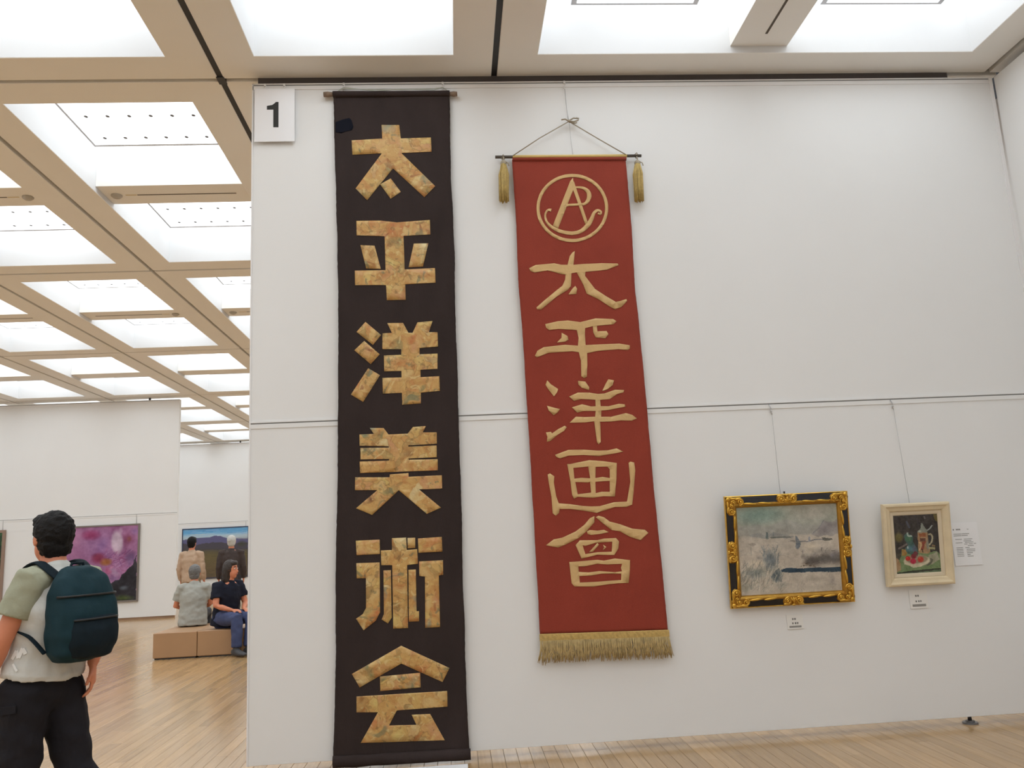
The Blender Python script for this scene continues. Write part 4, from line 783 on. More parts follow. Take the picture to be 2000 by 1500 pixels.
# -- captions and label: the writing is too small to read, so short brush-like marks stand for it
def glyph(mb, x, z, s_, y, rg):
    for k in range(3): zz = z + s_ * (.15 + .33 * k); mb.box(x + s_ * .08, x + s_ * (.80 + .12 * rg.random()), y, y + .0004, zz, zz + s_ * .15)
    for k in range(2): xx = x + s_ * (.22 + .38 * k + .1 * rg.random()); mb.box(xx, xx + s_ * .15, y, y + .0004, z + s_ * .05, z + s_ * .95)
def caption(label, x0, x1, z0, z1, seed):
    t = thing('caption_card', label, 'card', ((x0 + x1) / 2, 5.897, z0)); rg = random.Random(seed); W = x1 - x0; H = z1 - z0
    mb = MB(); mb.box(x0, x1, 5.894, 5.898, z0, z1); part(mb, 'card', CARD, t)
    mb = MB(); s_ = .0145
    for k in range(2): glyph(mb, x0 + W * .32 + k * s_ * 1.1, z0 + H * .62, s_, 5.8935, rg)
    for k in (0, 1.35, 2.4): glyph(mb, x0 + W * .30 + k * s_, z0 + H * .33, s_ * .95, 5.8935, rg)
    part(mb, 'lettering', INK, t, kind='stuff')
    mb = MB(); mb.box(x0 + W * .12, x1 - W * .12, 5.8935, 5.8941, z0 + H * .10, z0 + H * .23); part(mb, 'grey_strip', INKG, t)
caption('small caption card under the snowy landscape painting', 2.312, 2.428, .720, .818, 1)
caption('small caption card under the still life painting', 3.232, 3.364, .811, .941, 2)
lb = thing('information_sheet', 'white sheet of printed text beside the still life painting', 'paper', (3.716, 5.897, 1.093))
mb = MB(); mb.box(3.611, 3.817, 5.894, 5.8965, 1.093, 1.400); part(mb, 'sheet', PAPER, lb)
rg = random.Random(6); mb = MB(); mg = MB()
def row(m_, u0, u1, v, hh):
    x = 3.611 + u0 * .206; xe = 3.611 + u1 * .206
    while x < xe: glyph(m_, x, 1.400 - v * .307 - hh / 2, hh, 5.8935, rg); x += hh * 1.08
for u0, u1, v, hh in ((.07, .11, .16, .011), (.19, .31, .16, .011)): row(mb, u0, u1, v, hh)
for u0, u1, v in ((.60, .66, .16), (.08, .34, .265), (.38, .66, .265), (.08, .34, .305), (.38, .58, .305), (.44, .75, .39), (.42, .69, .43), (.46, .77, .465), (.43, .55, .505), (.59, .72, .505), (.78, .87, .50), (.55, .77, .545), (.45, .60, .59), (.49, .80, .63), (.48, .78, .67), (.48, .67, .71), (.49, .61, .75), (.49, .70, .79)): row(mg, u0, u1, v, .006)
for v in (.39, .47, .585, .625, .66, .70, .74, .78): row(mg, .12, .36, v, .0052)
part(mb, 'heading', INK, lb, kind='stuff'); part(mg, 'text_lines', mat('text_ink', (.13, .125, .12), .8), lb, kind='stuff')

# -- paintings on the far walls
fl = Canvas(130, 120, 7, lambda x, y: (x / 1345, (y - 150 + .04 * x) / 1235))
fl.c[:] = (150, 100, 140); fl.blob(300, 350, 420, 300, (166, 116, 152), 1, .9); fl.blob(700, 420, 420, 300, (146, 106, 152), .8, .9)
fl.blob(560, 260, 170, 90, (146, 60, 108), .95, .9); fl.blob(300, 520, 200, 100, (150, 100, 140), .6, .9); fl.blob(780, 560, 220, 140, (128, 80, 130), .6, .9)
fl.blob(1180, 320, 120, 170, (120, 58, 90), .9, .8, jit=.4); fl.blob(1200, 330, 50, 60, (122, 64, 56), .8, .9); fl.blob(1290, 200, 90, 90, (120, 88, 140), .7, .9); fl.blob(1000, 170, 200, 60, (140, 84, 128), .6, .9)
fl.blob(1000, 380, 115, 230, (178, 156, 176), 1, .35, ang=-.12); fl.blob(980, 430, 90, 140, (186, 166, 184), .7, .8); fl.blob(1050, 190, 50, 70, (170, 140, 166), .8, .7)
fl.streaks(110, (760, 560, 1260, 960), 120, .3, 12, [(166, 104, 148), (116, 70, 118), (146, 104, 152), (176, 136, 172), (136, 68, 112)], .5, .7)
fl.poly([(760, 1150), (950, 1050), (1090, 960), (1180, 820), (1280, 720), (1345, 600), (1345, 1500), (0, 1500), (0, 1250)], (30, 28, 36), 1, .03)
fl.blob(690, 640, 110, 90, (130, 46, 80), .95, .8); fl.blob(820, 710, 110, 70, (150, 92, 58), .95, .7); fl.blob(860, 830, 60, 60, (164, 76, 116), .8, .8); fl.blob(920, 800, 40, 40, (190, 120, 150), .7, .8)
fl.blob(960, 980, 130, 60, (118, 88, 130), .8, .8); fl.blob(760, 1040, 130, 90, (150, 128, 152), .9, .8); fl.blob(500, 900, 260, 200, (150, 122, 150), .7, .9)
fl.blob(1130, 1130, 110, 50, (74, 82, 92), .9, .7, jit=.5); fl.blob(1150, 1300, 190, 60, (72, 86, 42), .95, .8, jit=.5); fl.blob(880, 1200, 130, 90, (30, 36, 26), .9, .8)
fl.blob(1230, 640, 120, 160, (100, 76, 116), .75, .7, jit=.4); fl.blob(760, 420, 90, 160, (118, 84, 136), .6, .8, ang=.5); fl.blob(560, 260, 200, 110, (140, 54, 100), .8, .8); fl.blob(700, 650, 150, 110, (124, 40, 74), .85, .7); fl.blob(830, 710, 130, 70, (150, 92, 54), .9, .6, jit=.3)
fl.blob(980, 880, 170, 60, (158, 132, 162), .7, .7, ang=.5, jit=.3); fl.blob(800, 1040, 160, 70, (150, 128, 154), .8, .7, jit=.3); fl.blob(880, 870, 70, 50, (172, 92, 128), .8, .7)
fl.speck(6, 6, 22); fl.speck(18, 18, 16); fl.speck(40, 40, 10)
GREYFR = mat('grey_brown_frame', (.20, .17, .15), .5); BROWNFR = mat('brown_frame', (.30, .20, .15), .5); NAVYFR = mat('navy_frame', (.03, .04, .09), .5)
def flat_painting(label, cv, x0, x1, z0, z1, y, fr, fw, gain):
    t = thing('framed_painting', label, 'painting', (x0, y - .002, z0)); W, H = x1 - x0, z1 - z0
    moulding('frame_rail', fr, t, W, H, [(0, 0), (0, .045), (fw, .045), (fw, 0)]); picture(cv, 'canvas', t, fw - .002, W - fw + .002, fw - .002, H - fw + .002, -.035, gain)
    mb = MB(); mb.tube([(W * .95, -.004, H), (W * .95, -.004, 2.331 - z0)], .004, 5); part(mb, 'hanging_wire', WIRE, t, local=True)
flat_painting('large square painting of pink and violet flowers behind the walking man', fl, -9.01, -7.165, .405, 2.127, 19.52, GREYFR, .035, 1.15)
mo = Canvas(130, 100, 9, lambda x, y: ((x - 100) / 1590, (y - 195 + .053 * (x - 100)) / 1300))
mo.vgrad([(0, (86, 142, 186)), (.08, (92, 150, 192)), (.14, (148, 176, 194)), (.2, (160, 172, 178)), (.26, (96, 90, 110)), (.4, (70, 66, 66)), (.55, (84, 76, 50)), (.75, (92, 78, 52)), (1, (84, 70, 52))])
mo.streaks(60, (100, 130, 1690, 300), 260, .03, 14, [(110, 160, 200), (74, 128, 176), (140, 178, 200), (120, 140, 190)], .5, .05); mo.streaks(40, (100, 310, 1690, 400), 260, .03, 18, [(170, 182, 188), (150, 170, 184)], .5, .04)
mo.poly([(100, 470), (300, 430), (480, 405), (740, 400), (850, 355), (1020, 350), (1100, 390), (1200, 420), (1690, 440), (1690, 700), (100, 700)], (84, 82, 116), 1, .006); mo.poly([(400, 600), (700, 540), (950, 520), (1300, 560), (1690, 520), (1690, 720), (100, 720), (100, 560)], (62, 58, 62), .85, .02)
mo.blob(1540, 560, 150, 100, (58, 60, 50), .9, .8); mo.blob(750, 900, 300, 200, (96, 84, 52), .8, .9); mo.streaks(80, (100, 700, 1690, 1480), 200, .05, 22, [(98, 86, 54), (76, 66, 44), (110, 92, 60)], .4, .15)
flat_painting('wide painting of violet mountains under a blue sky on farthest wall', mo, -9.03, -6.872, .52, 2.165, 28.3, NAVYFR, .03, 1.3)
gr = Canvas(60, 70, 11, lambda x, y: (x, y)); gr.vgrad([(0, (40, 66, 44)), (.6, (30, 40, 30)), (.66, (120, 130, 60)), (.72, (150, 128, 104)), (1, (150, 120, 96))])
gr.streaks(240, (0, 0, 1, .62), .08, 1., .03, [(60, 100, 60), (30, 50, 36), (110, 140, 80), (24, 32, 28), (130, 140, 90)], .7, 1.2)
flat_painting('painting of dense green foliage cut by the left edge', gr, -11.7, -10.1, .50, 2.12, 19.52, BROWNFR, .06, 1.3)

# ================================================================== BENCH
LEATH = mat('tan_leather', (.42, .245, .125), .45, bump=.06, bscale=150, var=.05, vscale=3)
LEATHT = LEATH
def bench(x0, y0, label):
    t = thing('bench_cube', label, 'bench', (x0 + .3, y0 + .3, 0), group='tan leather bench cubes'); x1 = x0 + .596; y1 = y0 + .596
    mb = MB(); mb.box(x0 + .02, x1 - .02, y0 + .02, y1 - .02, 0, .022); part(mb, 'plinth', DARKM, t)
    mb = MB(); mb.box(x0, x1, y0, y1, .018, .356); bevel(part(mb, 'body', LEATH, t), .012, 3)
    mb = MB(); z = .346
    mb.tube([(x0 + .004, y0 + .004, z), (x1 - .004, y0 + .004, z), (x1 - .004, y1 - .004, z), (x0 + .004, y1 - .004, z), (x0 + .004, y0 + .004, z)], .0045, 6); part(mb, 'piping', LEATH, t)
bl = {(0, 0): 'tan leather bench cube at the front, left end', (1, 0): 'tan leather bench cube at the front, below the navy-dressed sitter', (2, 0): 'tan leather bench cube at the front, partly hidden by partition',
      (0, 1): 'tan leather bench cube at the back, left end', (1, 1): 'tan leather bench cube at the back, middle of its row'}
for (i, j), lab in bl.items(): bench(-4.262 + i * .602, 12.2 + j * .602, lab)
# ================================================================== PEOPLE
def V(*a): return Vector(a)
ZUP = V(0, 0, 1)
def loft(mb, pts, lat, A, B, n=18, round_ends=(True, True)):
    """elliptical tube: A half width along lat, B half depth"""
    pts = [Vector(p) for p in pts]; R = []
    for i, p in enumerate(pts):
        t = (pts[min(i + 1, len(pts) - 1)] - pts[max(i - 1, 0)]).normalized()
        x = (lat - t * lat.dot(t)); x = x.normalized() if x.length > 1e-4 else t.orthogonal().normalized(); y = t.cross(x)
        def ring(c, k): return [c + x * (A[i] * k * math.cos(q)) + y * (B[i] * k * math.sin(q)) for q in [2 * math.pi * j / n for j in range(n)]]
        if i == 0 and round_ends[0]:
            d = min(A[i], B[i]) 
            for s_ in (.98, .8, .45): R.append(ring(p - t * d * s_ * .8, math.sqrt(max(0.02, 1 - s_ * s_))))
        R.append(ring(p, 1))
        if i == len(pts) - 1 and round_ends[1]:
            d = min(A[i], B[i])
            for s_ in (.45, .8, .98): R.append(ring(p + t * d * s_ * .8, math.sqrt(max(0.02, 1 - s_ * s_))))
    mb.rings(R)
def fuse(mb, name, M, parent, voxel, smooth=4, wrinkle=0., wscale=12., label=None, seed=0):
    """join the lofted volumes into one continuous surface"""
    me = mb.mesh('tmp', M); o = bpy.data.objects.new('tmp', me); COL.objects.link(o)
    r = o.modifiers.new('r', 'REMESH'); r.mode = 'VOXEL'; r.voxel_size = voxel; r.use_smooth_shade = True
    s_ = o.modifiers.new('s', 'SMOOTH'); s_.iterations = smooth; s_.factor = .5
    dg = bpy.context.evaluated_depsgraph_get(); dg.update()
    nm = bpy.data.meshes.new_from_object(o.evaluated_get(dg)); nm.name = name
    bpy.data.objects.remove(o); bpy.data.meshes.remove(me)
    off = ORG[parent.name]
    if wrinkle:
        nm.update(); nr = [v.normal.copy() for v in nm.vertices]
        for v, q in zip(nm.vertices, nr):
            p = v.co * wscale + V(seed, 0, 0); f = noise.noise(V(p.x, p.y, p.z * 1.6)) + .5 * noise.noise(p * 2.3)
            v.co += q * wrinkle * f
    for v in nm.vertices: v.co -= off
    nm.materials.clear(); nm.materials.append(M)
    for p in nm.polygons: p.use_smooth = True
    o = bpy.data.objects.new(name, nm); link(o, parent); ORG[o.name] = off
    return tag(o, label)
def hand(mb, wr, d, palmn, side, curl=.5, sc=1.):
    """palm plus four fingers and a thumb leaving the side of the palm; d = pointing direction, palmn = palm normal"""
    d = d.normalized(); palmn = (palmn - d * palmn.dot(d)).normalized(); lat = d.cross(palmn) * side
    loft(mb, [wr - d * .01 * sc, wr + d * .03 * sc, wr + d * .085 * sc], lat, [.026 * sc, .036 * sc, .041 * sc], [.018 * sc, .016 * sc, .013 * sc], 14)
    for k, (off, ln) in enumerate(((.030, .072), (.010, .080), (-.010, .075), (-.029, .058))):
        p = wr + d * .084 * sc + lat * off * sc; pts = [p - d * .02 * sc]; dd = d.copy()
        for seg, fr in enumerate((.42, .33, .25)):
            ang = curl * (.55 + .35 * seg); dd = (dd * math.cos(ang) + palmn * math.sin(ang)).normalized(); p = p + dd * ln * fr * sc; pts.append(p)
        mb.tube(pts, [.0095 * sc, .009 * sc, .008 * sc, .0066 * sc], 8); mb.ellipsoid(pts[-1], V(.0066, 0, 0) * sc, V(0, .0066, 0) * sc, V(0, 0, .0066) * sc, 8, 6)
    p = wr + d * .025 * sc + lat * .026 * sc; q = (d * .75 + lat * .62 + palmn * .25).normalized(); q2 = (d * .92 + lat * .1 + palmn * .4).normalized()
    mb.tube([p - lat * .01 * sc, p + q * .035 * sc, p + q * .035 * sc + q2 * .028 * sc, p + q * .035 * sc + q2 * .05 * sc], [.013 * sc, .0115 * sc, .0098 * sc, .0075 * sc], 8)
SKIN = mat('skin', srgb(176, 112, 84, 1.5), .55, var=.06, vscale=20)
EYEW = mat('eye_white', (.75, .73, .7), .3); LIPS = mat('lips', (.38, .14, .12), .5)
def head_frame(J):
    F = (J.get('look') or J['F']).normalized(); U = ZUP; L = U.cross(F).normalized(); return F, L, U
def build_head(mb, J, s_=1.):
    F, L, U = head_frame(J); c = J['head']
    mb.ellipsoid(c + U * .022 * s_ - F * .008 * s_, L * .076 * s_, F * .094 * s_, U * .096 * s_, 18, 12)
    mb.ellipsoid(c - U * .045 * s_ + F * .022 * s_, L * .058 * s_, F * .066 * s_, U * .072 * s_, 16, 10)
    mb.ellipsoid(c - U * .098 * s_ + F * .055 * s_, L * .026 * s_, F * .022 * s_, U * .020 * s_, 10, 8)
    loft(mb, [c + U * .012 * s_ + F * .080 * s_, c - U * .012 * s_ + F * .094 * s_, c - U * .030 * s_ + F * .103 * s_], L, [.010 * s_, .013 * s_, .016 * s_], [.010 * s_, .012 * s_, .012 * s_], 10)
    mb.ellipsoid(c - U * .062 * s_ + F * .080 * s_, L * .024 * s_, F * .012 * s_, U * .010 * s_, 10, 6)
    for k in (-1, 1): mb.ellipsoid(c - U * .008 * s_ + L * k * .078 * s_ - F * .008 * s_, L * .010 * s_, F * .018 * s_, U * .030 * s_, 10, 8)
    loft(mb, [J['neck'] - U * .05 * s_, c - U * .06 * s_ - F * .015 * s_], L, [.062 * s_, .052 * s_], [.060 * s_, .052 * s_], 16)
def person(label, J, hair, shirt, trousers, shoes, voxel=.008, s_=1., sleeve=None, sleeve_len=.55, hair_long=False, coat=False, curl=(.5, .5), seed=1, baggy=1., skirt_hem=.10, untuck=.10):
    F = J['F'].normalized(); L = ZUP.cross(F).normalized()
    base = V(J['pelvis'].x, J['pelvis'].y, 0); t = thing('person', label, 'person', base)
    pel, che, nk = J['pelvis'], J['chest'], J['neck']; up = (che - pel).normalized()
    # ---- body: one continuous surface
    mb = MB()
    loft(mb, [pel - up * .06 * s_, pel + up * .03 * s_, pel.lerp(che, .5), che, che.lerp(nk, .6), nk - ZUP * .02 * s_], L, [x * s_ for x in (.150, .155, .135, .160, .150, .062)], [x * s_ for x in (.105, .108, .092, .108, .085, .058)], 22)
    build_head(mb, J, s_)
    for sd, k in (('L', 1), ('R', -1)):
        sh, el, wr = J['sh' + sd], J['el' + sd], J['wr' + sd]; hd = J.get('hand' + sd) or (wr - el)
        loft(mb, [sh - L * k * .04 * s_, sh, sh.lerp(el, .5), el, el.lerp(wr, .3), wr], F, [x * s_ for x in (.062, .058, .047, .040, .042, .026)], [x * s_ for x in (.060, .056, .047, .040, .040, .024)], 16)
        hand(mb, wr, hd, J.get('palm' + sd) or (-L * k), k, curl[0 if k > 0 else 1], s_)
        hp, kn, an = J['hip' + sd], J['kn' + sd], J['an' + sd]; toe = J.get('toe' + sd) or F
        loft(mb, [hp, hp.lerp(kn, .5), kn, kn.lerp(an, .35), an.lerp(kn, .08)], L, [x * s_ for x in (.088, .074, .055, .055, .036)], [x * s_ for x in (.092, .078, .058, .060, .040)], 18)
        loft(mb, [an - toe * .03 * s_ - ZUP * .03 * s_, an + toe * .10 * s_ - ZUP * .05 * s_, an + toe * .17 * s_ - ZUP * .055 * s_], L, [x * s_ for x in (.034, .040, .032)], [x * s_ for x in (.034, .026, .018)], 14)
    body = fuse(mb, 'body', SKIN, t, voxel, 4)
    # ---- face
    HF, HL, HU = head_frame(J); c = J['head']
    for k in (-1, 1):
        e = MB(); e.ellipsoid(c + HU * .012 * s_ + HL * k * .031 * s_ + HF * .077 * s_, HL * .0125 * s_, HF * .012 * s_, HU * .008 * s_, 10, 8); eo = part(e, 'eye', EYEW, body)
        e = MB(); e.ellipsoid(c + HU * .012 * s_ + HL * k * .031 * s_ + HF * .087 * s_, HL * .006 * s_, HF * .004 * s_, HU * .006 * s_, 8, 6); part(e, 'iris', DARKM, eo)
        e = MB(); e.tube([c + HU * .034 * s_ + HL * k * .016 * s_ + HF * .086 * s_, c + HU * .038 * s_ + HL * k * .032 * s_ + HF * .082 * s_, c + HU * .032 * s_ + HL * k * .048 * s_ + HF * .070 * s_], .0045 * s_, 6); part(e, 'eyebrow', hair, body)
    e = MB(); e.tube([c - HU * .062 * s_ + HL * .022 * s_ + HF * .084 * s_, c - HU * .060 * s_ + HF * .093 * s_, c - HU * .062 * s_ - HL * .022 * s_ + HF * .084 * s_], .0055 * s_, 6); part(e, 'mouth', LIPS, body)
    # ---- hair
    mb = MB()
    mb.ellipsoid(c + HU * .030 * s_ - HF * .022 * s_, HL * .088 * s_, HF * .098 * s_, HU * .104 * s_, 18, 12)
    mb.ellipsoid(c - HU * .030 * s_ - HF * .040 * s_, HL * .078 * s_, HF * .064 * s_, HU * .075 * s_, 16, 10)
    mb.ellipsoid(c + HU * .082 * s_ + HF * .040 * s_, HL * .070 * s_, HF * .050 * s_, HU * .040 * s_, 14, 8)
    if hair_long:
        loft(mb, [c + HU * .02 * s_ - HF * .03 * s_, c - HU * .06 * s_ - HF * .045 * s_, c - HU * .14 * s_ - HF * .045 * s_, c - HU * .20 * s_ - HF * .035 * s_], HL, [.098 * s_, .100 * s_, .092 * s_, .06 * s_], [.085 * s_, .07 * s_, .055 * s_, .03 * s_], 18)
    fuse(mb, 'hair', hair, t, max(voxel, .006), 2, .006, 45, seed=seed)
    # ---- top
    mb = MB(); hem = pel - up * untuck * s_
    g = .016 * s_
    loft(mb, [hem, pel + up * .02 * s_, pel.lerp(che, .5), che, che.lerp(nk, .6), nk - ZUP * .035 * s_ - F * .005], L, [x * s_ * baggy + g for x in (.170, .168, .156, .170, .150, .058)], [x * s_ * baggy + g for x in (.128, .124, .112, .118, .086, .052)], 24, (False, True))
    ms = MB() if sleeve else mb
    for sd, k in (('L', 1), ('R', -1)):
        sh, el, wr = J['sh' + sd], J['el' + sd], J['wr' + sd]
        if sleeve_len <= 1: e_ = [sh - L * k * .05 * s_, sh, sh.lerp(el, .4 * sleeve_len), sh.lerp(el, sleeve_len)]; r_ = [.072, .073, .072, .074]
        else: e_ = [sh - L * k * .05 * s_, sh, sh.lerp(el, .5), el, el.lerp(wr, .5), el.lerp(wr, .93)]; r_ = [.072, .072, .062, .056, .052, .044]
        loft(ms, e_, F, [x * s_ * (.5 + .5 * baggy) for x in r_], [x * s_ * (.5 + .5 * baggy) for x in r_], 18, (True, False))
    top = fuse(mb, 'shirt', shirt, t, voxel, 5, .010, 10, seed=seed)
    if sleeve: fuse(ms, 'sleeves', sleeve, top, voxel, 4, .006, 14, seed=seed + 4)
    # ---- trousers
    mb = MB()
    loft(mb, [pel - up * .07 * s_, pel, pel + up * .06 * s_], L, [x * s_ for x in (.165, .166, .152)], [x * s_ for x in (.122, .122, .112)], 22)
    for sd in 'LR':
        hp, kn, an = J['hip' + sd], J['kn' + sd], J['an' + sd]
        loft(mb, [hp + ZUP * .02, hp.lerp(kn, .5), kn, kn.lerp(an, .45), an.lerp(kn, .06)], L, [x * s_ for x in (.104, .094, .078, .074, .066)], [x * s_ for x in (.112, .098, .082, .078, .068)], 20, (True, False))
    tro = fuse(mb, 'trousers', trousers, t, voxel, 4, .010, 9, seed=seed + 2)
    # ---- shoes
    for sd in 'LR':
        an = J['an' + sd]; toe = (J.get('toe' + sd) or F).normalized(); side = ZUP.cross(toe).normalized(); un = toe.cross(side).normalized()
        mb = MB(); loft(mb, [an - toe * .055 * s_ - un * .035 * s_, an + toe * .02 * s_ - un * .035 * s_, an + toe * .11 * s_ - un * .050 * s_, an + toe * .185 * s_ - un * .056 * s_], side, [x * s_ for x in (.040, .042, .048, .036)], [x * s_ for x in (.046, .048, .034, .022)], 16)
        loft(mb, [an - un * .01 * s_, an + un * .015 * s_], side, [.045 * s_, .043 * s_], [.048 * s_, .045 * s_], 14)
        fuse(mb, 'shoe', shoes, t, max(voxel, .007), 2)
    return t, body, top, tro

HAIRK = mat('black_hair', (.009, .008, .008), .6, bump=.6, bscale=120, spec=.2)
HAIRW = mat('white_hair', (.55, .55, .52), .6, bump=.6, bscale=120)
HAIRB = mat('dark_brown_hair', (.03, .02, .016), .5, bump=.6, bscale=120)
SHIRTG = mat('light_grey_shirt', srgb(158, 158, 154, 1.75), .85, bump=.2, bscale=60, var=.05, vscale=5)
SLEEVE = mat('sage_sleeve', srgb(132, 133, 114, 1.5), .85, bump=.2, bscale=60)
BLACKT = mat('black_trousers', (.016, .015, .019), .85, spec=.2, bump=.3, bscale=40)
# ---- the walking man
F = V(-.9, .43, 0).normalized(); L = ZUP.cross(F)
pel = V(-1.93, 4.12, .925); che = V(-1.880, 4.11, 1.24); nk = V(-1.898, 4.12, 1.452)
J = dict(F=F, look=V(-.8, .6, 0), pelvis=pel, chest=che, neck=nk, head=V(-1.935, 4.145, 1.565),
         shL=che + L * .155 + V(.012, 0, .135), shR=che - L * .165 + V(0, 0, .130),
         elL=V(-2.020, 3.93, 1.130), wrL=V(-2.105, 3.96, .930), handL=V(-.45, .25, -.8),
         elR=V(-1.735, 4.26, 1.115), wrR=V(-1.742, 4.20, .975), handR=V(.06, -.02, -1), palmR=V(-.8, -.3, 0),
         hipL=pel + L * .085 - V(0, 0, .05), hipR=pel - L * .085 - V(0, 0, .05),
         knL=V(-1.985, 4.05, .485), anL=V(-1.985, 4.02, .085),
         knR=V(-1.800, 4.19, .51), anR=V(-1.545, 4.16, .19), toeR=V(-.74, .36, -.58))
man, mbody, mshirt, mtro = person('man in a light grey T-shirt and black cargo trousers walking left with a backpack', J, HAIRK, SHIRTG, BLACKT, mat('dark_shoes', (.03, .03, .035), .6), .0065, sleeve=SLEEVE, sleeve_len=.62, curl=(.45, .55), seed=3, baggy=1.04, untuck=-.045)
# white hem band, shirt print and cargo pocket follow the cloth
def decal(host, polys, y0, dirn, name, M, lift=.003, th=.0015):
    dg = bpy.context.evaluated_depsgraph_get(); off = ORG[host.name]
    me = host.data; bv = BVHTree.FromPolygons([v.co + off for v in me.vertices], [tuple(p.vertices) for p in me.polygons])
    bm = bmesh.new()
    for poly in polys:
        vs = []
        for x, z in poly:
            h = bv.ray_cast(V(x, y0, z), dirn)
            if h[0] is None: vs = None; break
            vs.append(bm.verts.new(h[0] + h[1] * lift - off))
        if vs:
            try: bm.faces.new(vs)
            except ValueError: pass
    me2 = bpy.data.meshes.new(name); bm.to_mesh(me2); bm.free(); me2.materials.append(M)
    o = bpy.data.objects.new(name, me2); link(o, host); ORG[o.name] = off
    s_ = o.modifiers.new('solid', 'SOLIDIFY'); s_.thickness = th; s_.offset = 0
    return o
def px_strip(pts, wd):
    out = []
    for (x0, z0), (x1, z1) in zip(pts, pts[1:]):
        l = math.hypot(x1 - x0, z1 - z0); nx_, nz_ = -(z1 - z0) / l * wd / 2, (x1 - x0) / l * wd / 2
        out.append([(x0 + nx_, z0 + nz_), (x1 + nx_, z1 + nz_), (x1 - nx_, z1 - nz_), (x0 - nx_, z0 - nz_)])
    return out
WPRINT = mat('white_print', (.8, .8, .78), .7)
decal(mshirt, px_strip([(-1.985, 1.040), (-1.968, 1.075), (-1.955, 1.045), (-1.940, 1.085), (-1.925, 1.06)], .016) + px_strip([(-1.978, 1.02), (-1.962, 1.0), (-1.955, .99)], .01), 3.5, V(0, 1, 0), 'shirt_print', WPRINT)
decal(mtro, [[(-2.02, .84), (-1.95, .845), (-1.95, .815), (-2.02, .805)]], 3.5, V(0, 1, 0), 'pocket_flap', BLACKT, .010, .008)
# ---- backpack (worn, but a thing of its own)
TEAL = mat('teal_nylon', srgb(20, 46, 54, 1.2), .7, spec=.2, bump=.25, bscale=25, var=.12, vscale=9); TEALD = mat('dark_teal_nylon', srgb(14, 28, 36, 1.1), .75, spec=.2, bump=.2, bscale=30); ZIP = mat('zip_black', (.012, .014, .016), .5)
Bk = -F
pc = che + Bk * .150
bp = thing('backpack', "dark teal backpack on the walking man's back", 'backpack', (pc.x, pc.y, .98))
def pack_loft(mb, rows, c, n=28, ex=3.2):
    R = []
    for z, a, b, sh in rows:
        r = []
        for k in range(n):
            q = 2 * math.pi * k / n; cx = math.copysign(abs(math.cos(q)) ** (2 / ex), math.cos(q)); sy = math.copysign(abs(math.sin(q)) ** (2 / ex), math.sin(q))
            p = V(c.x, c.y, z) + L * a * cx + Bk * (b * sy + sh); r.append(p)
        R.append(r)
    mb.rings(R)
mb = MB(); pack_loft(mb, [(1.005, .07, .035, .0), (1.015, .12, .06, .005), (1.05, .148, .084, .010), (1.13, .158, .098, .018), (1.22, .158, .096, .016), (1.31, .150, .080, .004), (1.38, .128, .060, -.008), (1.42, .090, .040, -.02), (1.432, .05, .02, -.025)], pc)
o = fuse(mb, 'main_compartment', TEAL, bp, .009, 3, .007, 9, seed=2)
mb = MB(); pack_loft(mb, [(1.02, .06, .02, .075), (1.03, .10, .040, .075), (1.08, .122, .055, .08), (1.15, .126, .055, .084), (1.20, .118, .040, .08), (1.215, .09, .02, .076)], pc)
fuse(mb, 'front_pocket', TEALD, bp, .008, 3, .006, 10, seed=5)
def arc(z, a, b, sh, q0, q1, n=14, ex=3.2):
    out = []
    for i in range(n + 1):
        q = q0 + (q1 - q0) * i / n; cx = math.copysign(abs(math.cos(q)) ** (2 / ex), math.cos(q)); sy = math.copysign(abs(math.sin(q)) ** (2 / ex), math.sin(q))
        out.append(V(pc.x, pc.y, z) + L * a * cx + Bk * (b * sy + sh))
    return out
mb = MB(); mb.tube(arc(1.30, .154, .085, .006, .05 * math.pi, .95 * math.pi), .0055, 6); part(mb, 'zip', ZIP, bp)
mb = MB(); mb.tube(arc(1.195, .120, .046, .082, .08 * math.pi, .92 * math.pi), .005, 6); part(mb, 'zip', ZIP, bp)
for k in (1, -1):
    sd = J['shL'] if k > 0 else J['shR']; s0 = che + L * k * .105
    path = [V(pc.x, pc.y, 1.385) + L * k * .08 - Bk * .05, s0 + V(0, 0, .195) + Bk * .045, s0 + V(0, 0, .215) - Bk * .01, s0 + V(0, 0, .170) - Bk * .095, che + L * k * .130 + V(0, 0, .04) - Bk * .135, che + L * k * .172 + V(0, 0, -.06) - Bk * .06, V(pc.x, pc.y, 1.13) + L * k * .176 - Bk * .09, V(pc.x, pc.y, 1.06) + L * k * .150 - Bk * .03]
    mb = MB(); pp = []
    for i in range(len(path) - 1):
        a0 = path[max(i - 1, 0)]; a1, a2 = path[i], path[i + 1]; a3 = path[min(i + 2, len(path) - 1)]
        for q in range(5):
            u = q / 5; pp.append(.5 * ((2 * a1) + (a2 - a0) * u + (2 * a0 - 5 * a1 + 4 * a2 - a3) * u * u + (3 * a1 - a0 - 3 * a2 + a3) * u ** 3))
    pp.append(path[-1]); nn = len(pp)
    loft(mb, pp, L, [.030 if i < nn * .58 else .013 for i in range(nn)], [.008 if i < nn * .58 else .004 for i in range(nn)], 10); part(mb, 'strap', TEALD, bp)
mb = MB(); q0 = V(pc.x, pc.y, 1.415) - Bk * .03; mb.tube([q0 + L * .04, q0 + L * .03 + ZUP * .03, q0 - L * .03 + ZUP * .03, q0 - L * .04], .007, 6); part(mb, 'carry_handle', TEALD, bp)

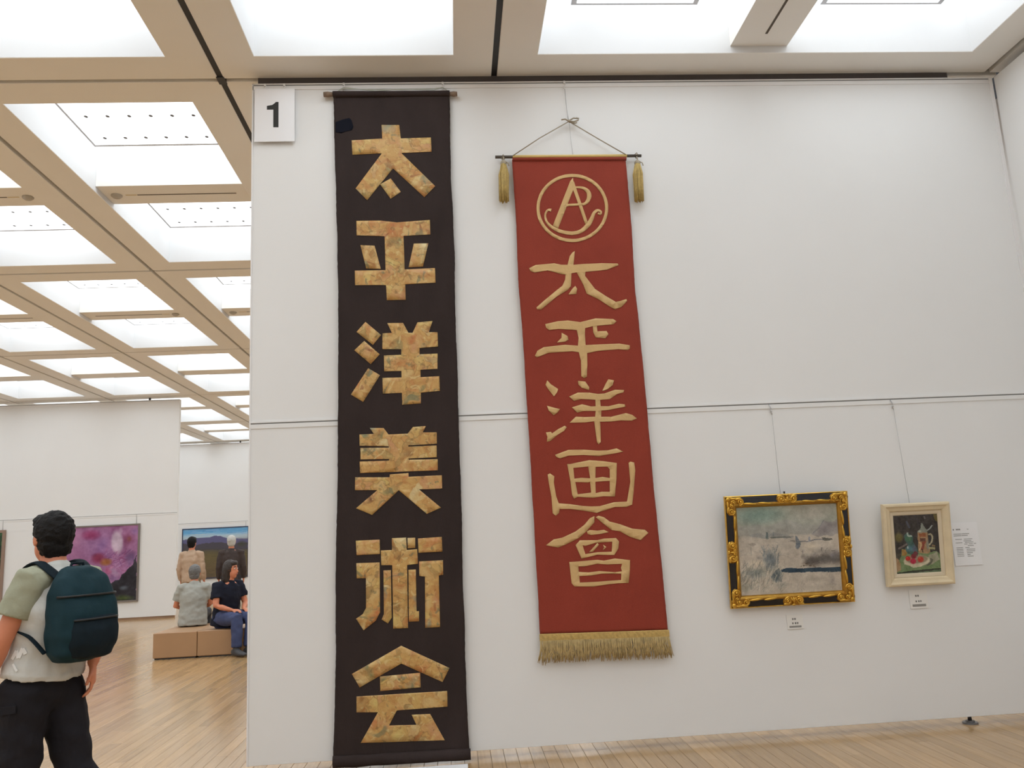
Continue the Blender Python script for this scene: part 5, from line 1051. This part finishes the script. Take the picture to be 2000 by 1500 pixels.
# ---- seated and standing visitors
def sit(pel, F, lean=.05, s_=1., thigh=.42, spread=.09, look=None, shin=None, arms='lap', seat=.356):
    F = F.normalized(); L = ZUP.cross(F); che = pel + ZUP * .30 * s_ + F * lean; nk = che + ZUP * .215 * s_ + F * lean * .6
    J = dict(F=F, look=look or F, pelvis=pel, chest=che, neck=nk, head=nk + ZUP * .125 * s_ + F * .03)
    for sd, k in (('L', 1), ('R', -1)):
        J['sh' + sd] = che + L * k * .175 * s_ + ZUP * .13 * s_; J['hip' + sd] = pel + L * k * .085 * s_
        J['kn' + sd] = pel + L * k * spread * 1.2 + F * thigh * s_ + ZUP * .05; J['an' + sd] = V(J['kn' + sd].x, J['kn' + sd].y, .09) + F * (.03 if k > 0 else -.03)
        J['el' + sd] = che + L * k * .235 * s_ - ZUP * .12 * s_ + F * .07; J['wr' + sd] = pel + L * k * .10 + F * .27 * s_ + ZUP * .12; J['hand' + sd] = F - L * k * .3; J['palm' + sd] = V(0, 0, -1)
    return J
GREYSH = mat('grey_shirt', srgb(128, 128, 122, 1.75), .85, var=.05, vscale=6, bump=.2, bscale=40)
NAVY = mat('navy_top', (.014, .016, .028), .9, spec=.2); DENIM = mat('blue_jeans', srgb(46, 54, 84, 1.6), .8, var=.1, vscale=20)
BEIGE = mat('beige_jacket', srgb(150, 128, 108, 1.6), .85); KHAKI = mat('khaki_trousers', srgb(120, 106, 84, 1.6), .85); BROWNJ = mat('dark_brown_jacket', (.05, .035, .032), .85); CHAR = mat('charcoal_trousers', (.03, .03, .034), .85)
SHOED = mat('grey_shoes', (.06, .06, .065), .6)
Jg = sit(V(-3.985, 13.05, .488), V(-.08, 1, 0), lean=.03, s_=1.0)
Jg['elL'] = Jg['chest'] + V(-.27, .02, -.14)
person('person in a loose grey shirt sitting on the bench, back turned', Jg, mat('grey_hair', (.16, .155, .15), .6, bump=.5, bscale=100), GREYSH, CHAR, SHOED, .011, sleeve_len=.7, seed=6, baggy=1.14, untuck=.128)
Jw = sit(V(-3.365, 12.50, .492), V(.78, -.62, 0), lean=.06, s_=1.06, thigh=.40, look=V(.95, -.3, 0))
Jw['knR'] = V(-3.085, 12.07, .50); Jw['anR'] = V(-3.085, 12.045, .098); Jw['toeR'] = V(.75, -.65, 0)
Jw['knL'] = V(-2.93, 12.20, .50); Jw['anL'] = V(-2.93, 12.10, .098)
person('person in a navy top and jeans sitting at the front of the bench', Jw, HAIRB, NAVY, DENIM, SHOED, .011, s_=1.06, sleeve_len=.65, hair_long=True, seed=7, baggy=1.05, untuck=.09)
def stand(x, y, F, hgt=1.68):
    F = F.normalized(); L = ZUP.cross(F); k_ = hgt / 1.70; pel = V(x, y, .93 * k_); che = pel + ZUP * .31 * k_; nk = che + ZUP * .215 * k_
    J = dict(F=F, pelvis=pel, chest=che, neck=nk, head=nk + ZUP * .125 * k_ + F * .015)
    for sd, k in (('L', 1), ('R', -1)):
        J['sh' + sd] = che + L * k * .178 * k_ + ZUP * .13 * k_; J['el' + sd] = che + L * k * .235 * k_ - ZUP * .15 * k_ - F * .02; J['wr' + sd] = che + L * k * .23 * k_ - ZUP * .38 * k_ + F * .06
        J['hip' + sd] = pel + L * k * .085 * k_ - ZUP * .05; J['kn' + sd] = pel + L * k * .10 * k_ - ZUP * .46 * k_ + F * .01; J['an' + sd] = V(x, y, .085) + L * k * .11
    return J
person('person with dark hair in a beige jacket standing before the mountain painting', stand(-5.24, 17.0, V(.15, 1, 0), 1.73), HAIRK, BEIGE, KHAKI, SHOED, .013, sleeve_len=2, seed=8, s_=1.0)
person('person with white hair in a dark brown jacket standing behind the bench', stand(-4.47, 17.0, V(-.2, 1, 0), 1.72), HAIRW, BROWNJ, CHAR, SHOED, .013, sleeve_len=2, seed=9, s_=1.0)
